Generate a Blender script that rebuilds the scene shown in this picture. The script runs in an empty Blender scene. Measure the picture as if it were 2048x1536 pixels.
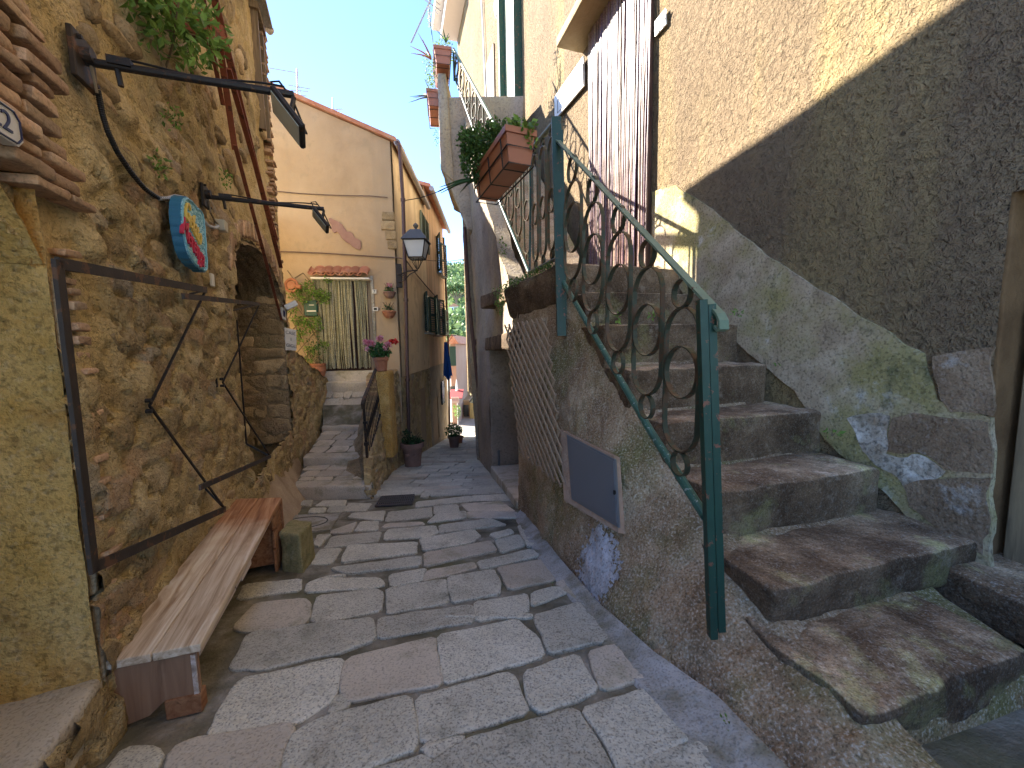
import bpy, math, random
import numpy as np
from mathutils import Vector, Matrix, Euler
R_ = math.radians
SC = bpy.context.scene
COL = SC.collection
# ---------------- camera, world, sun, exposure ----------------
cd = bpy.data.cameras.new('camera'); cam = bpy.data.objects.new('camera', cd); COL.objects.link(cam); SC.camera = cam
P_, Q_, F_ = R_(5.6), R_(1.0), 770.0
cd.sensor_width = 36; cd.lens = F_/2048*36; cd.clip_start = .05; cd.clip_end = 3000
_r0 = np.array([1, 0, 0.]); _f = np.array([0, math.cos(P_), -math.sin(P_)]); _u0 = np.array([0, math.sin(P_), math.cos(P_)])
_rt = math.cos(Q_)*_r0 - math.sin(Q_)*_u0; _up = math.cos(Q_)*_u0 + math.sin(Q_)*_r0
EYE = np.array([0, 0, 1.5])
cam.matrix_world = Matrix(((_rt[0], _up[0], -_f[0], 0), (_rt[1], _up[1], -_f[1], 0), (_rt[2], _up[2], -_f[2], 1.5), (0, 0, 0, 1)))
SUN_AZ, SUN_EL = 23.0, 34.0          # degrees forward of due left, elevation
sdir = Vector((-math.cos(R_(SUN_AZ))*math.cos(R_(SUN_EL)), math.sin(R_(SUN_AZ))*math.cos(R_(SUN_EL)), math.sin(R_(SUN_EL))))
w = bpy.data.worlds.new('World'); SC.world = w; w.use_nodes = True
nt = w.node_tree; bg = nt.nodes['Background']
sk = nt.nodes.new('ShaderNodeTexSky'); sk.sky_type = 'NISHITA'; sk.sun_disc = False
sk.sun_elevation = R_(SUN_EL); sk.sun_rotation = math.atan2(sdir.x, sdir.y)
sk.air_density = .6; sk.dust_density = 0.; sk.ozone_density = 3.2
nt.links.new(sk.outputs[0], bg.inputs[0]); bg.inputs[1].default_value = .059
sl = bpy.data.lights.new('sun', 'SUN'); sl.energy = 2.1; sl.angle = R_(.5); sl.color = (1, .93, .82)
so = bpy.data.objects.new('sun', sl); COL.objects.link(so); so.rotation_euler = (-sdir).to_track_quat('-Z', 'Y').to_euler()
SC.view_settings.view_transform = 'Standard'; SC.view_settings.look = 'None'; SC.view_settings.gamma = 1
SC.view_settings.exposure = 3.75
SC.view_settings.use_curve_mapping = False
SC.cycles.max_bounces = 8; SC.cycles.diffuse_bounces = 5

# ---------------- picking points on real planes ----------------
def ray(x, y): return _f + (x-1024)/F_*_rt + (768-y)/F_*_up
def D(x, y, Y): d = ray(x, y); return EYE + d*Y/d[1]
def Z(x, y, z): d = ray(x, y); return EYE + d*(z-1.5)/d[2]
def G(x, y, s=.16): d = ray(x, y); return EYE + d*(-1.5)/(d[2]+s*d[1])
def gz(y): return -.16*y
def PL(p, q, off=0):
    dx, dy = q[0]-p[0], q[1]-p[1]; l = math.hypot(dx, dy); n = np.array([dy/l, -dx/l, 0])
    def pick(x, y, o=0.):
        p0 = np.array([p[0], p[1], 0]) + n*(off+o); d = ray(x, y); return EYE + d*(n.dot(p0-EYE)/n.dot(d))
    pick.n = n; pick.d = np.array([dx/l, dy/l, 0]); pick.p = np.array([p[0], p[1], 0.])
    pick.at = lambda s, z, o=0.: pick.p + pick.d*s + n*o + np.array([0, 0, z])
    return pick
Lw = PL((-1.86, 1.5), (-2.69, 3.5))            # left stone wall, n points to the street
Ww = PL((2.18, 5.0), (2.9, 2.6))              # right wall, n points to the street
Fw = PL((-6.0, 9.97), (-3.03, 10.45))          # peach front wall
Sw = PL((-3.03, 10.45), (-3.43, 20.45))        # row of houses along the alley
VZ = np.array([0, 0, 1.])

# ---------------- numpy noise ----------------
def _h(a, b, c, s):
    with np.errstate(over='ignore'):
        x = (a.astype(np.int64)*374761393 + b.astype(np.int64)*668265263 + c.astype(np.int64)*2147483647 + s*1274126177)
        x = (x ^ (x >> 13))*1274126177; x = x ^ (x >> 16)
    return (x & 0xffff)/65535.0
def vn(p, s=0):
    p = np.asarray(p, float); i = np.floor(p); f = p-i; f = f*f*(3-2*f); r = 0
    for dx in (0, 1):
        for dy in (0, 1):
            for dz in (0, 1):
                wgt = (f[..., 0] if dx else 1-f[..., 0])*(f[..., 1] if dy else 1-f[..., 1])*(f[..., 2] if dz else 1-f[..., 2])
                r = r + wgt*_h(i[..., 0]+dx, i[..., 1]+dy, i[..., 2]+dz, s)
    return r*2-1
def fbm(p, o=4, s=0):
    p = np.asarray(p, float); r = 0; a = 1; t = 0
    for k in range(o): r = r+a*vn(p*2**k+k*17.3, s+k); t += a; a *= .5
    return r/t
def worley(u, v, su, sv, jit=.8, s=0):
    a = v/sv; row = np.floor(a); b = u/su
    F1 = np.full(u.shape, 9.); F2 = np.full(u.shape, 9.); R1 = np.zeros(u.shape); R2 = np.zeros(u.shape)
    for dr in (-1, 0, 1):
        rr = row+dr; sh = (rr % 2)*.5; c0 = np.floor(b-sh)
        for dc in (-1, 0, 1, 2):
            cc = c0+dc-.0; z = np.zeros_like(cc)
            px = cc+sh+.5+(_h(cc, rr, z, s)-.5)*jit; py = rr+.5+(_h(cc, rr, z, s+1)-.5)*jit
            d = np.sqrt((b-px)**2+(a-py)**2); ra = _h(cc, rr, z, s+2); rb = _h(cc, rr, z, s+3)
            nb = d < F1; F2 = np.where(nb, F1, np.minimum(F2, d)); R1 = np.where(nb, ra, R1); R2 = np.where(nb, rb, R2); F1 = np.where(nb, d, F1)
    return F1, F2, R1, R2
def sst(a, b, x): t = np.clip((x-a)/(b-a), 0, 1); return t*t*(3-2*t)

# ---------------- node materials ----------------
class NM:
    def __init__(s, name):
        s.m = bpy.data.materials.new(name); s.m.use_nodes = True; s.t = s.m.node_tree; s.b = s.t.nodes['Principled BSDF']
        s.co = s.n('ShaderNodeTexCoord').outputs['Object']
    def n(s, ty, i=None, **kw):
        q = s.t.nodes.new(ty)
        for k, v in kw.items(): setattr(q, k, v)
        for k, v in (i or {}).items(): s.set(q.inputs[k], v)
        return q
    def set(s, sock, v):
        if isinstance(v, bpy.types.NodeSocket): s.t.links.new(v, sock)
        elif isinstance(v, tuple) and len(v) == 3 and sock.type == 'RGBA': sock.default_value = (*v, 1)
        else: sock.default_value = v
    def vec(s, sc, rot=(0, 0, 0)): return s.n('ShaderNodeMapping', {'Vector': s.co, 'Scale': sc, 'Rotation': rot}).outputs[0]
    def noise(s, sc, det=4, ro=.6, dist=0, v=None): return s.n('ShaderNodeTexNoise', {'Vector': v or s.co, 'Scale': sc, 'Detail': det, 'Roughness': ro, 'Distortion': dist}).outputs['Fac']
    def vor(s, sc, feat='F1', out='Distance', v=None, rnd=1.): return s.n('ShaderNodeTexVoronoi', {'Vector': v or s.co, 'Scale': sc, 'Randomness': rnd}, feature=feat).outputs[out]
    def ramp(s, fac, stops):
        q = s.n('ShaderNodeValToRGB', {'Fac': fac}); e = q.color_ramp.elements
        while len(e) < len(stops): e.new(.5)
        for k, (p, c) in enumerate(stops): e[k].position = p; e[k].color = (*(c if isinstance(c, tuple) else (c, c, c)), 1)
        return q.outputs[0]
    def mix(s, f, a, b, mode='MIX'):
        q = s.n('ShaderNodeMix', data_type='RGBA', blend_type=mode); s.set(q.inputs[0], f); s.set(q.inputs[6], a); s.set(q.inputs[7], b); return q.outputs[2]
    def ma(s, op, a, b=0.): q = s.n('ShaderNodeMath', operation=op); s.set(q.inputs[0], a); s.set(q.inputs[1], b); return q.outputs[0]
    def bump(s, h, dist, prev=None, st=1.):
        q = s.n('ShaderNodeBump', {'Height': h, 'Distance': dist, 'Strength': st})
        if prev is not None: s.t.links.new(prev, q.inputs['Normal'])
        return q.outputs[0]
    def done(s, col, rough=.9, nrm=None, **kw):
        s.set(s.b.inputs['Base Color'], col); s.set(s.b.inputs['Roughness'], rough)
        if nrm is not None: s.set(s.b.inputs['Normal'], nrm)
        s.b.inputs['Specular IOR Level'].default_value = kw.get('spec', .25); s.b.inputs['Metallic'].default_value = kw.get('metal', 0.)
        return s.m
def mul(c, k): return tuple(min(1, x*k) for x in c)
def stone(name, stops, sc=2.5, speck=None, stains=(), bumps=((30, .01), (110, .004)), rough=.92, isl=0., stretch=(1, 1, 1), attr=False, spec=.2, streak=None, worn_lit=None):
    m = NM(name); v = m.vec(stretch)
    c = m.ramp(m.noise(sc, 6, .62, .3, v), stops)
    if attr:
        a = m.n('ShaderNodeVertexColor', layer_name='sc').outputs[0]; sp = m.n('ShaderNodeSeparateColor', {'Color': a})
        st = m.ramp(sp.outputs[1], attr); st = m.mix(m.ma('MULTIPLY', m.noise(7, 5, .65), .9), st, m.mix(1., st, (.45, .4, .36), 'MULTIPLY'))
        c = m.mix(sp.outputs[0], c, st)
    for (ssc, lo, hi, col, f) in stains:
        c = m.mix(m.ma('MULTIPLY', m.ramp(m.noise(ssc, 5, .65, .2), [(lo, 0.), (hi, 1.)]), f), c, col)
    if streak:
        c = m.mix(m.ma('MULTIPLY', m.ramp(m.noise(streak[0], 4, .6, 0, m.vec((1, 1, .06))), [(streak[1], 0.), (streak[2], 1.)]), streak[4]), c, streak[3])
    if speck:
        for (ssc, amt) in speck:
            g = m.ramp(m.noise(ssc, 2, .5), [(.32, 1-amt), (.5, 1.), (.68, 1+amt*.0)]); c = m.mix(1., c, g, 'MULTIPLY')
            g2 = m.ramp(m.noise(ssc*.83, 2, .5, 0, m.vec((1, 1, 1), (1, 2, .5))), [(.56, 0.), (.68, 1.)]); c = m.mix(m.ma('MULTIPLY', g2, amt*.45), c, m.mix(.5, c, (.72, .68, .6)))
    if worn_lit:  # lightens upward faces by normal: tread wear and top light painted into colour
        nz = m.n('ShaderNodeSeparateXYZ', {'Vector': m.n('ShaderNodeNewGeometry').outputs['Normal']}).outputs[2]; c = m.mix(m.ma('MULTIPLY', m.ramp(nz, [(.55, 0.), (.9, 1.)]), m.ramp(m.noise(3.1, 4), [(.35, .3), (.6, 1.)])), c, m.mix(1., c, worn_lit, 'MULTIPLY'))
    if isl:
        g = m.n('ShaderNodeNewGeometry').outputs['Random Per Island']; c = m.mix(1., c, m.ramp(g, [(0., 1-isl), (.5, 1.), (1., 1+isl)]), 'MULTIPLY')
        c = m.mix(m.ma('MULTIPLY', m.ramp(m.ma('FRACT', m.ma('MULTIPLY', g, 7.31)), [(.55, 0.), (1., 1.)]), isl), c, mul(stops[0][1], .9))
    nr = None
    for (bs, bd) in bumps: nr = m.bump(m.noise(bs, 3, .6), bd, nr)
    return m.done(c, rough, nr, spec=spec)
def paint(name, col, var=.25, rough=.5, metal=0., rust=None, sc=8, spec=.4, bump=.001):
    m = NM(name); c = m.mix(m.noise(sc, 5, .6), mul(col, 1-var), mul(col, 1+var))
    if rust: c = m.mix(m.ramp(m.noise(rust[0], 5, .7), [(rust[1], 0.), (rust[1]+.04, 1.)]), c, rust[2])
    return m.done(c, rough, m.bump(m.noise(sc*9, 3), bump), metal=metal, spec=spec)
def woodm(name, a, b, ax='y', sc=9, rough=.7, rotz=0., bump=.002):
    m = NM(name); k = {'x': (.06, 1, 1), 'y': (1, .06, 1), 'z': (1, 1, .06)}[ax]
    rot = m.n('ShaderNodeMapping', {'Vector': m.co, 'Rotation': (0, 0, rotz)}).outputs[0]
    v = m.n('ShaderNodeMapping', {'Vector': rot, 'Scale': k}).outputs[0]
    g = m.noise(sc*2.6, 6, .62, 1.2, v); c = m.ramp(g, [(.3, a), (.5, tuple((x+y)/2 for x, y in zip(a, b))), (.68, b)])
    c = m.mix(m.ramp(m.noise(sc*5, 3, .5, .5, v), [(.6, 0.), (.7, .55)]), c, mul(a, .45))
    c = m.mix(m.ma('MULTIPLY', m.ramp(m.vor(3.2, v=v), [(.03, 1.), (.12, 0.)]), .7), c, mul(a, .4))
    return m.done(c, rough, m.bump(g, bump), spec=.25)
def leafm(name, a, b, sc=9):
    m = NM(name); g = m.n('ShaderNodeNewGeometry').outputs['Random Per Island']
    c = m.ramp(g, [(0., a), (.6, b), (1., mul(b, 1.5))]); c = m.mix(m.ma('MULTIPLY', m.noise(sc, 3), .5), c, mul(a, .6))
    m.b.inputs['Subsurface Weight'].default_value = 0.
    tr = m.n('ShaderNodeBsdfTranslucent'); m.set(tr.inputs[0], c); mx = m.n('ShaderNodeMixShader'); mx.inputs[0].default_value = .3
    m.done(c, .55, spec=.35); m.t.links.new(m.b.outputs[0], mx.inputs[1]); m.t.links.new(tr.outputs[0], mx.inputs[2])
    m.t.links.new(mx.outputs[0], m.t.nodes['Material Output'].inputs[0]); return m.m

# ---------------- mesh builder ----------------
class MB:
    def __init__(s): s.v = []; s.f = []; s.n = 0; s.a = []; s.fm = []
    def add(s, v, f, a=None, mi=0):
        v = np.asarray(v, float).reshape(-1, 3); s.v.append(v); s.f += [tuple(int(i)+s.n for i in q) for q in f]; s.fm += [mi]*len(f)
        s.a.append(np.zeros((len(v), 3)) if a is None else np.asarray(a).reshape(-1, 3)); s.n += len(v); return s
    def box(s, c, h, rz=0., rot=None, bev=0.):
        h = list(h); R = np.array(rot) if rot is not None else np.array([[math.cos(rz), -math.sin(rz), 0], [math.sin(rz), math.cos(rz), 0], [0, 0, 1]])
        b = min(bev, .45*min(h)*2)
        if b <= 0:
            P = np.array([[x, y, z] for z in (-1, 1) for y in (-1, 1) for x in (-1, 1)])*h
            F = [(0, 2, 3, 1), (4, 5, 7, 6), (0, 1, 5, 4), (2, 6, 7, 3), (0, 4, 6, 2), (1, 3, 7, 5)]
        else:
            P = []; idx = {}
            for x in (-1, 1):
                for y in (-1, 1):
                    for z in (-1, 1):
                        for k in range(3):
                            q = [x*(h[0]-b), y*(h[1]-b), z*(h[2]-b)]; q[k] = (x, y, z)[k]*h[k]; idx[(x, y, z, k)] = len(P); P.append(q)
            I = lambda x, y, z, k: idx[(x, y, z, k)]
            F = []
            for sg in (-1, 1):
                F.append([I(sg, -1, -1, 0), I(sg, 1, -1, 0), I(sg, 1, 1, 0), I(sg, -1, 1, 0)][::sg])
                F.append([I(-1, sg, -1, 1), I(1, sg, -1, 1), I(1, sg, 1, 1), I(-1, sg, 1, 1)][::-sg])
                F.append([I(-1, -1, sg, 2), I(1, -1, sg, 2), I(1, 1, sg, 2), I(-1, 1, sg, 2)][::sg])
            for a in (-1, 1):
                for c2 in (-1, 1):
                    F.append([I(a, c2, -1, 0), I(a, c2, 1, 0), I(a, c2, 1, 1), I(a, c2, -1, 1)]); F.append([I(a, -1, c2, 0), I(a, 1, c2, 0), I(a, 1, c2, 2), I(a, -1, c2, 2)]); F.append([I(-1, a, c2, 1), I(1, a, c2, 1), I(1, a, c2, 2), I(-1, a, c2, 2)])
                    for e in (-1, 1): F.append([I(a, c2, e, 0), I(a, c2, e, 1), I(a, c2, e, 2)])
            P = np.array(P)
        return s.add(P@R.T+np.array(c), F)
    def hexa(s, c8):
        return s.add(c8, [(0, 3, 2, 1), (4, 5, 6, 7), (0, 1, 5, 4), (1, 2, 6, 5), (2, 3, 7, 6), (3, 0, 4, 7)])
    def rock(s, c8, bev=.03, n=8, amp=.01, ns=6., seed=0, amp2=0):
        c8 = np.array(c8, float); ex = np.linalg.norm(c8[1]-c8[0])/2; ey = np.linalg.norm(c8[3]-c8[0])/2; ez = np.linalg.norm(c8[4]-c8[0])/2
        H = np.array([ex, ey, ez]); b = min(bev, .48*H.min())
        def ax(h):
            m = max(2, int(n*h/H.max())); t = np.linspace(-(h-b), h-b, m+1); return np.concatenate([[-h, -h+b*.3], t, [h-b*.3, h]])
        A = [ax(h) for h in H]
        for k in range(3):
            i, j = [(1, 2), (2, 0), (0, 1)][k]; U, V = np.meshgrid(A[i], A[j], indexing='ij')
            for sg in (-1, 1):
                P = np.zeros(U.shape+(3,)); P[..., i] = U; P[..., j] = V; P[..., k] = sg*H[k]
                inn = np.clip(P, -(H-b), H-b); d = P-inn; l = np.linalg.norm(d, axis=-1, keepdims=True); P = inn+d/np.maximum(l, 1e-9)*b
                t = (P/H+1)/2; x, y, z = t[..., 0:1], t[..., 1:2], t[..., 2:3]
                Q = (1-z)*((1-y)*((1-x)*c8[0]+x*c8[1])+y*((1-x)*c8[3]+x*c8[2]))+z*((1-y)*((1-x)*c8[4]+x*c8[5])+y*((1-x)*c8[7]+x*c8[6]))
                d3 = np.stack([fbm(Q*ns+k2*31+seed, 3, seed+k2) for k2 in range(3)], -1)*amp
                if amp2: d3 = d3+np.stack([fbm(Q*ns*5+k2*31+seed, 2, seed+k2) for k2 in range(3)], -1)*amp2
                Q = Q+d3; a, bb = U.shape; idx = np.arange(a*bb).reshape(a, bb)
                q = np.stack([idx[:-1, :-1], idx[1:, :-1], idx[1:, 1:], idx[:-1, 1:]], -1).reshape(-1, 4)
                s.add(Q.reshape(-1, 3), q[:, ::sg])
        return s
    def grid(s, P, a=None, keep=None, flip=False, mi=0):
        n, m = P.shape[:2]; idx = np.arange(n*m).reshape(n, m); q = np.stack([idx[:-1, :-1], idx[1:, :-1], idx[1:, 1:], idx[:-1, 1:]], -1)
        q = q[keep] if keep is not None else q.reshape(-1, 4)
        return s.add(P.reshape(-1, 3), q[:, ::-1] if flip else q, a, mi)
    def tube(s, pts, r, n=8, cap=True, closed=False):
        pts = np.array(pts, float); N = len(pts); r = np.ones(N)*r if np.isscalar(r) else np.array(r)
        T = np.roll(pts, -1, 0)-np.roll(pts, 1, 0) if closed else np.gradient(pts, axis=0); T /= np.maximum(np.linalg.norm(T, axis=1, keepdims=True), 1e-9)
        u = np.cross(T[0], [0, 0, 1.]); u = u if np.linalg.norm(u) > .1 else np.cross(T[0], [1., 0, 0]); V = []
        for i in range(N):
            u = u-T[i]*u.dot(T[i]); u /= np.linalg.norm(u); v = np.cross(T[i], u)
            for k in range(n): a = 2*math.pi*k/n; V.append(pts[i]+r[i]*(u*math.cos(a)+v*math.sin(a)))
        F = [(i*n+k, i*n+(k+1) % n, ((i+1) % N)*n+(k+1) % n, ((i+1) % N)*n+k) for i in range(N if closed else N-1) for k in range(n)]
        if cap and not closed: F += [tuple(range(n))[::-1], tuple(range((N-1)*n, N*n))]
        return s.add(V, F)
    def strap(s, pts, wv, w_, t_, closed=False):
        pts = np.array(pts, float); N = len(pts); T = np.roll(pts, -1, 0)-np.roll(pts, 1, 0) if closed else np.gradient(pts, axis=0)
        wv = np.array(wv, float); wv /= np.linalg.norm(wv); V = []
        for i in range(N):
            t = T[i]/np.linalg.norm(T[i]); nn = np.cross(t, wv); nn /= np.linalg.norm(nn)
            for a, b in ((-1, -1), (1, -1), (1, 1), (-1, 1)): V.append(pts[i]+wv*a*w_/2+nn*b*t_/2)
        F = [(i*4+k, i*4+(k+1) % 4, ((i+1) % N)*4+(k+1) % 4, ((i+1) % N)*4+k) for i in range(N if closed else N-1) for k in range(4)]
        if not closed: F += [(3, 2, 1, 0), ((N-1)*4, (N-1)*4+1, (N-1)*4+2, (N-1)*4+3)]
        return s.add(V, F)
    def bar(s, a, b, w_, h_, side=None):
        a = np.array(a, float); b = np.array(b, float); t = (b-a)/np.linalg.norm(b-a)
        sd = np.cross(t, [0, 0, 1.]) if side is None else np.array(side, float); sd = sd if np.linalg.norm(sd) > .05 else np.array([1., 0, 0]); sd = sd-t*sd.dot(t); sd /= np.linalg.norm(sd); u = np.cross(sd, t)
        c = [a-sd*w_/2-u*h_/2, a+sd*w_/2-u*h_/2, a+sd*w_/2+u*h_/2, a-sd*w_/2+u*h_/2]
        return s.hexa([c[0], c[1], c[2], c[3]]+[q+b-a for q in c])
    def lathe(s, prof, c, n=24, ax=None, wob=0.):
        V = []; N = len(prof)
        for (r, z) in prof:
            for k in range(n): a = 2*math.pi*k/n; V.append((c[0]+r*math.cos(a), c[1]+r*math.sin(a), c[2]+z))
        F = [(i*n+k, i*n+(k+1) % n, (i+1)*n+(k+1) % n, (i+1)*n+k) for i in range(N-1) for k in range(n)]
        if prof[0][0] > 1e-4: F.append(tuple(range(n))[::-1])
        if prof[-1][0] > 1e-4: F.append(tuple(range((N-1)*n, N*n)))
        return s.add(V, F)
    def prism(s, pts2, org, du, dv, dn, th):
        org, du, dv, dn = [np.array(q, float) for q in (org, du, dv, dn)]; n = len(pts2)
        A = [org+du*x+dv*y for x, y in pts2]; B = [q+dn*th for q in A]
        return s.add(A+B, [tuple(range(n))[::-1], tuple(range(n, 2*n))]+[(k, (k+1) % n, n+(k+1) % n, n+k) for k in range(n)])
    def leaves(s, cen, size, n, rng, up=.2, asp=.5, shell=.0):
        cen = np.array(cen, float); size = np.array(size, float)*np.ones(3)
        for _ in range(n[0]):
            d = rng.normal(size=3); d /= np.linalg.norm(d); p = cen+d*size*(rng.uniform(shell, 1)**.45)
            t = rng.normal(size=3)+np.array([0, 0, up])+d*.8; t /= np.linalg.norm(t); u = np.cross(t, rng.normal(size=3)); u /= np.linalg.norm(u); nn = np.cross(t, u); L = n[1]*rng.uniform(.6, 1.3)
            s.leaf(p, t, u, nn, L, asp)
        return s
    def leaf(s, p, t, u, nn, L, asp=.5):
        W = L*asp/2; return s.add([p, p+t*L*.45+u*W+nn*L*.08, p+t*L-nn*L*.12, p+t*L*.45-u*W+nn*L*.08, p+t*L*.5-nn*L*.03], [(0, 1, 4), (1, 2, 4), (2, 3, 4), (3, 0, 4)])
    def build(s, name, mat, parent=None, smooth=False, weld=False, attr=False, root=None):
        V = np.concatenate(s.v); F = s.f; A = np.concatenate(s.a)
        if weld:
            k = np.round(V*2e4).astype(np.int64); _, first, inv = np.unique(k, axis=0, return_index=True, return_inverse=True); inv = inv.reshape(-1); V = V[first]; A = A[first]
            F2 = []; fm = []
            for q, mi in zip(F, s.fm):
                g = [int(inv[i]) for i in q]; g = [x for j, x in enumerate(g) if x != g[j-1]]
                if len(set(g)) >= 3 and len(set(g)) == len(g): F2.append(g); fm.append(mi)
            F = F2; s.fm = fm
        r = parent
        while r is not None and r.parent is not None: r = r.parent
        if r is not None: V = V-np.array(r.location)
        me = bpy.data.meshes.new(name); me.from_pydata([tuple(x) for x in V], [], F)
        for m in (mat if isinstance(mat, (list, tuple)) else [mat]): me.materials.append(m)
        if len(me.polygons) == len(s.fm): me.polygons.foreach_set('material_index', s.fm)
        me.polygons.foreach_set('use_smooth', [smooth]*len(me.polygons))
        if attr:
            ca = me.color_attributes.new('sc', 'FLOAT_COLOR', 'POINT'); ca.data.foreach_set('color', np.concatenate([A, np.ones((len(A), 1))], 1).ravel())
        me.update(); o = bpy.data.objects.new(name, me); COL.objects.link(o)
        if parent is not None: o.parent = parent
        return o
def tag(o, label=None, cat=None, group=None, kind=None):
    for k, v in (('label', label), ('category', cat), ('group', group), ('kind', kind)):
        if v: o[k] = v
    return o
def thing(name, label, cat, loc, group=None, kind=None):
    o = bpy.data.objects.new(name, None); COL.objects.link(o); o.location = [float(x) for x in loc]; o.empty_display_size = .1; return tag(o, label, cat, group, kind)
def text(s, name, mat, parent, org, du, dv, size, ext=.004, al='CENTER', sx=1.):
    cu = bpy.data.curves.new(name, 'FONT'); cu.body = s; cu.size = 1; cu.extrude = ext/size; cu.align_x = al; cu.align_y = 'CENTER'
    t = bpy.data.objects.new('tmp', cu); COL.objects.link(t); dg = bpy.context.evaluated_depsgraph_get(); me = bpy.data.meshes.new_from_object(t.evaluated_get(dg)); bpy.data.objects.remove(t)
    du = np.array(du, float); dv = np.array(dv, float); dn = np.cross(du, dv); dn /= np.linalg.norm(dn); r = parent
    while r.parent is not None: r = r.parent
    M = Matrix(((du[0]*size*sx, dv[0]*size, dn[0]*size, org[0]-r.location[0]), (du[1]*size*sx, dv[1]*size, dn[1]*size, org[1]-r.location[1]), (du[2]*size*sx, dv[2]*size, dn[2]*size, org[2]-r.location[2]), (0, 0, 0, 1)))
    me.transform(M); me.name = name; me.materials.clear(); me.materials.append(mat); o = bpy.data.objects.new(name, me); COL.objects.link(o); o.parent = parent; return o
def relief(P, N, U, V, amp=.03, cell=(.26, .14), jit=.8, seed=0, base=.02, cover=0., bs=1.6, gap=(.03, .16)):
    """P grid of points, N normal; U,V metric coords. returns displaced points and attribute"""
    du = fbm(np.stack([U*3, V*3, U*0+seed], -1), 3, seed)*.35
    F1, F2, r1, r2 = worley(U+du*cell[0], V+du*cell[1], cell[0], cell[1], jit, seed)
    e = sst(gap[0], gap[1], F2-F1+.05*vn(np.stack([U*22, V*22, U*0+seed], -1))); cov = sst(-.25, .25, fbm(np.stack([U*.9, V*.9, U*0+9+seed], -1), 3, seed+5)+cover*2-.0) if cover > -1 else 0
    e = e*(1-cov*.85); h = e*(.45+.8*r2)*amp+fbm(np.stack([U*bs, V*bs, U*0], -1), 3, seed+7)*base+fbm(np.stack([U*14, V*14, U*0], -1), 3, seed+9)*base*.45
    return P+np.asarray(N)*h[..., None], np.stack([e, r1, r2], -1)
# ================= materials =================
OCH = [(.24, (.42, .29, .12)), (.40, (.68, .50, .22)), (.56, (.76, .60, .32)), (.78, (.84, .72, .47))]
m_rub = stone('rubble_wall', OCH, 2.4, speck=[(60, .22)], attr=[(0., (.36, .27, .15)), (.3, (.66, .51, .26)), (.5, (.80, .64, .35)), (.7, (.50, .39, .23)), (.88, (.66, .44, .26)), (1., (.48, .44, .35))],
              stains=[(1.3, .52, .74, (.40, .34, .15), .6), (2.2, .55, .7, (.74, .60, .40), .6), (5, .6, .7, (.24, .16, .08), .5)], bumps=((9, .035), (24, .028), (60, .016), (130, .005)))
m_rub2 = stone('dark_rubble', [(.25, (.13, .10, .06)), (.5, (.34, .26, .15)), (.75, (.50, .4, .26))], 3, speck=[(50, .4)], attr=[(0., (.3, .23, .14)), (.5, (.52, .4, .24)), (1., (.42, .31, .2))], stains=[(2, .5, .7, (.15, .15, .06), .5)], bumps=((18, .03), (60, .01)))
m_brick = stone('brickwork_clay', [(.2, (.34, .21, .13)), (.5, (.54, .36, .23)), (.8, (.60, .46, .32))], 4, speck=[(60, .3)], isl=.3, bumps=((30, .008), (90, .004)), stains=[(3, .5, .7, (.36, .3, .18), .6)])
m_ochre = stone('ochre_plaster', [(.25, (.36, .19, .045)), (.45, (.58, .34, .09)), (.7, (.74, .50, .20))], 3.2, speck=[(45, .4)], stains=[(1.6, .5, .68, (.56, .40, .16), .6), (3.1, .55, .7, (.36, .18, .05), .7)], bumps=((22, .02), (55, .012), (120, .005)), stretch=(1, 1, .6))
m_emb = stone('field_stone', [(.25, (.26, .19, .10)), (.5, (.46, .34, .19)), (.8, (.56, .45, .28))], 5, speck=[(70, .4)], isl=.35, bumps=((25, .015), (90, .005)))
m_stucco = None
def stucco(name, hi, lo, zsplit=None, bumpd=.035, yel=.35, bs=26, dirty=.6):
    m = NM(name); c = m.ramp(m.noise(1.6, 6, .6, .2), [(.28, lo), (.72, hi)])
    c = m.mix(m.ma('MULTIPLY', m.ramp(m.noise(1.1, 4, .6, 0, m.vec((1, 1, .12), (0, 0, .3))), [(.5, 0.), (.62, 1.)]), yel), c, (.62, .47, .16))
    c = m.mix(m.ma('MULTIPLY', m.ramp(m.noise(.8, 5, .6), [(.42, 0.), (.62, 1.)]), dirty), c, mul(lo, .55))
    c = m.mix(m.ramp(m.vor(1.3), [(.02, .8), (.035, 0.)]), c, mul(lo, .3))
    n1 = m.noise(bs, 4, .62, .4); nr = m.bump(n1, bumpd); nr = m.bump(m.noise(bs*3.2, 3, .6), bumpd*.35, nr)
    c = m.mix(m.ma('MULTIPLY', m.ramp(n1, [(.3, 1.), (.5, 0.)]), .55), c, mul(lo, .4))
    return m.done(c, .93, nr, spec=.15)
m_stucco = stucco('rough_render', (.32, .235, .14), (.21, .15, .095), yel=.22, bumpd=.085, bs=16, dirty=.3)
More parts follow.
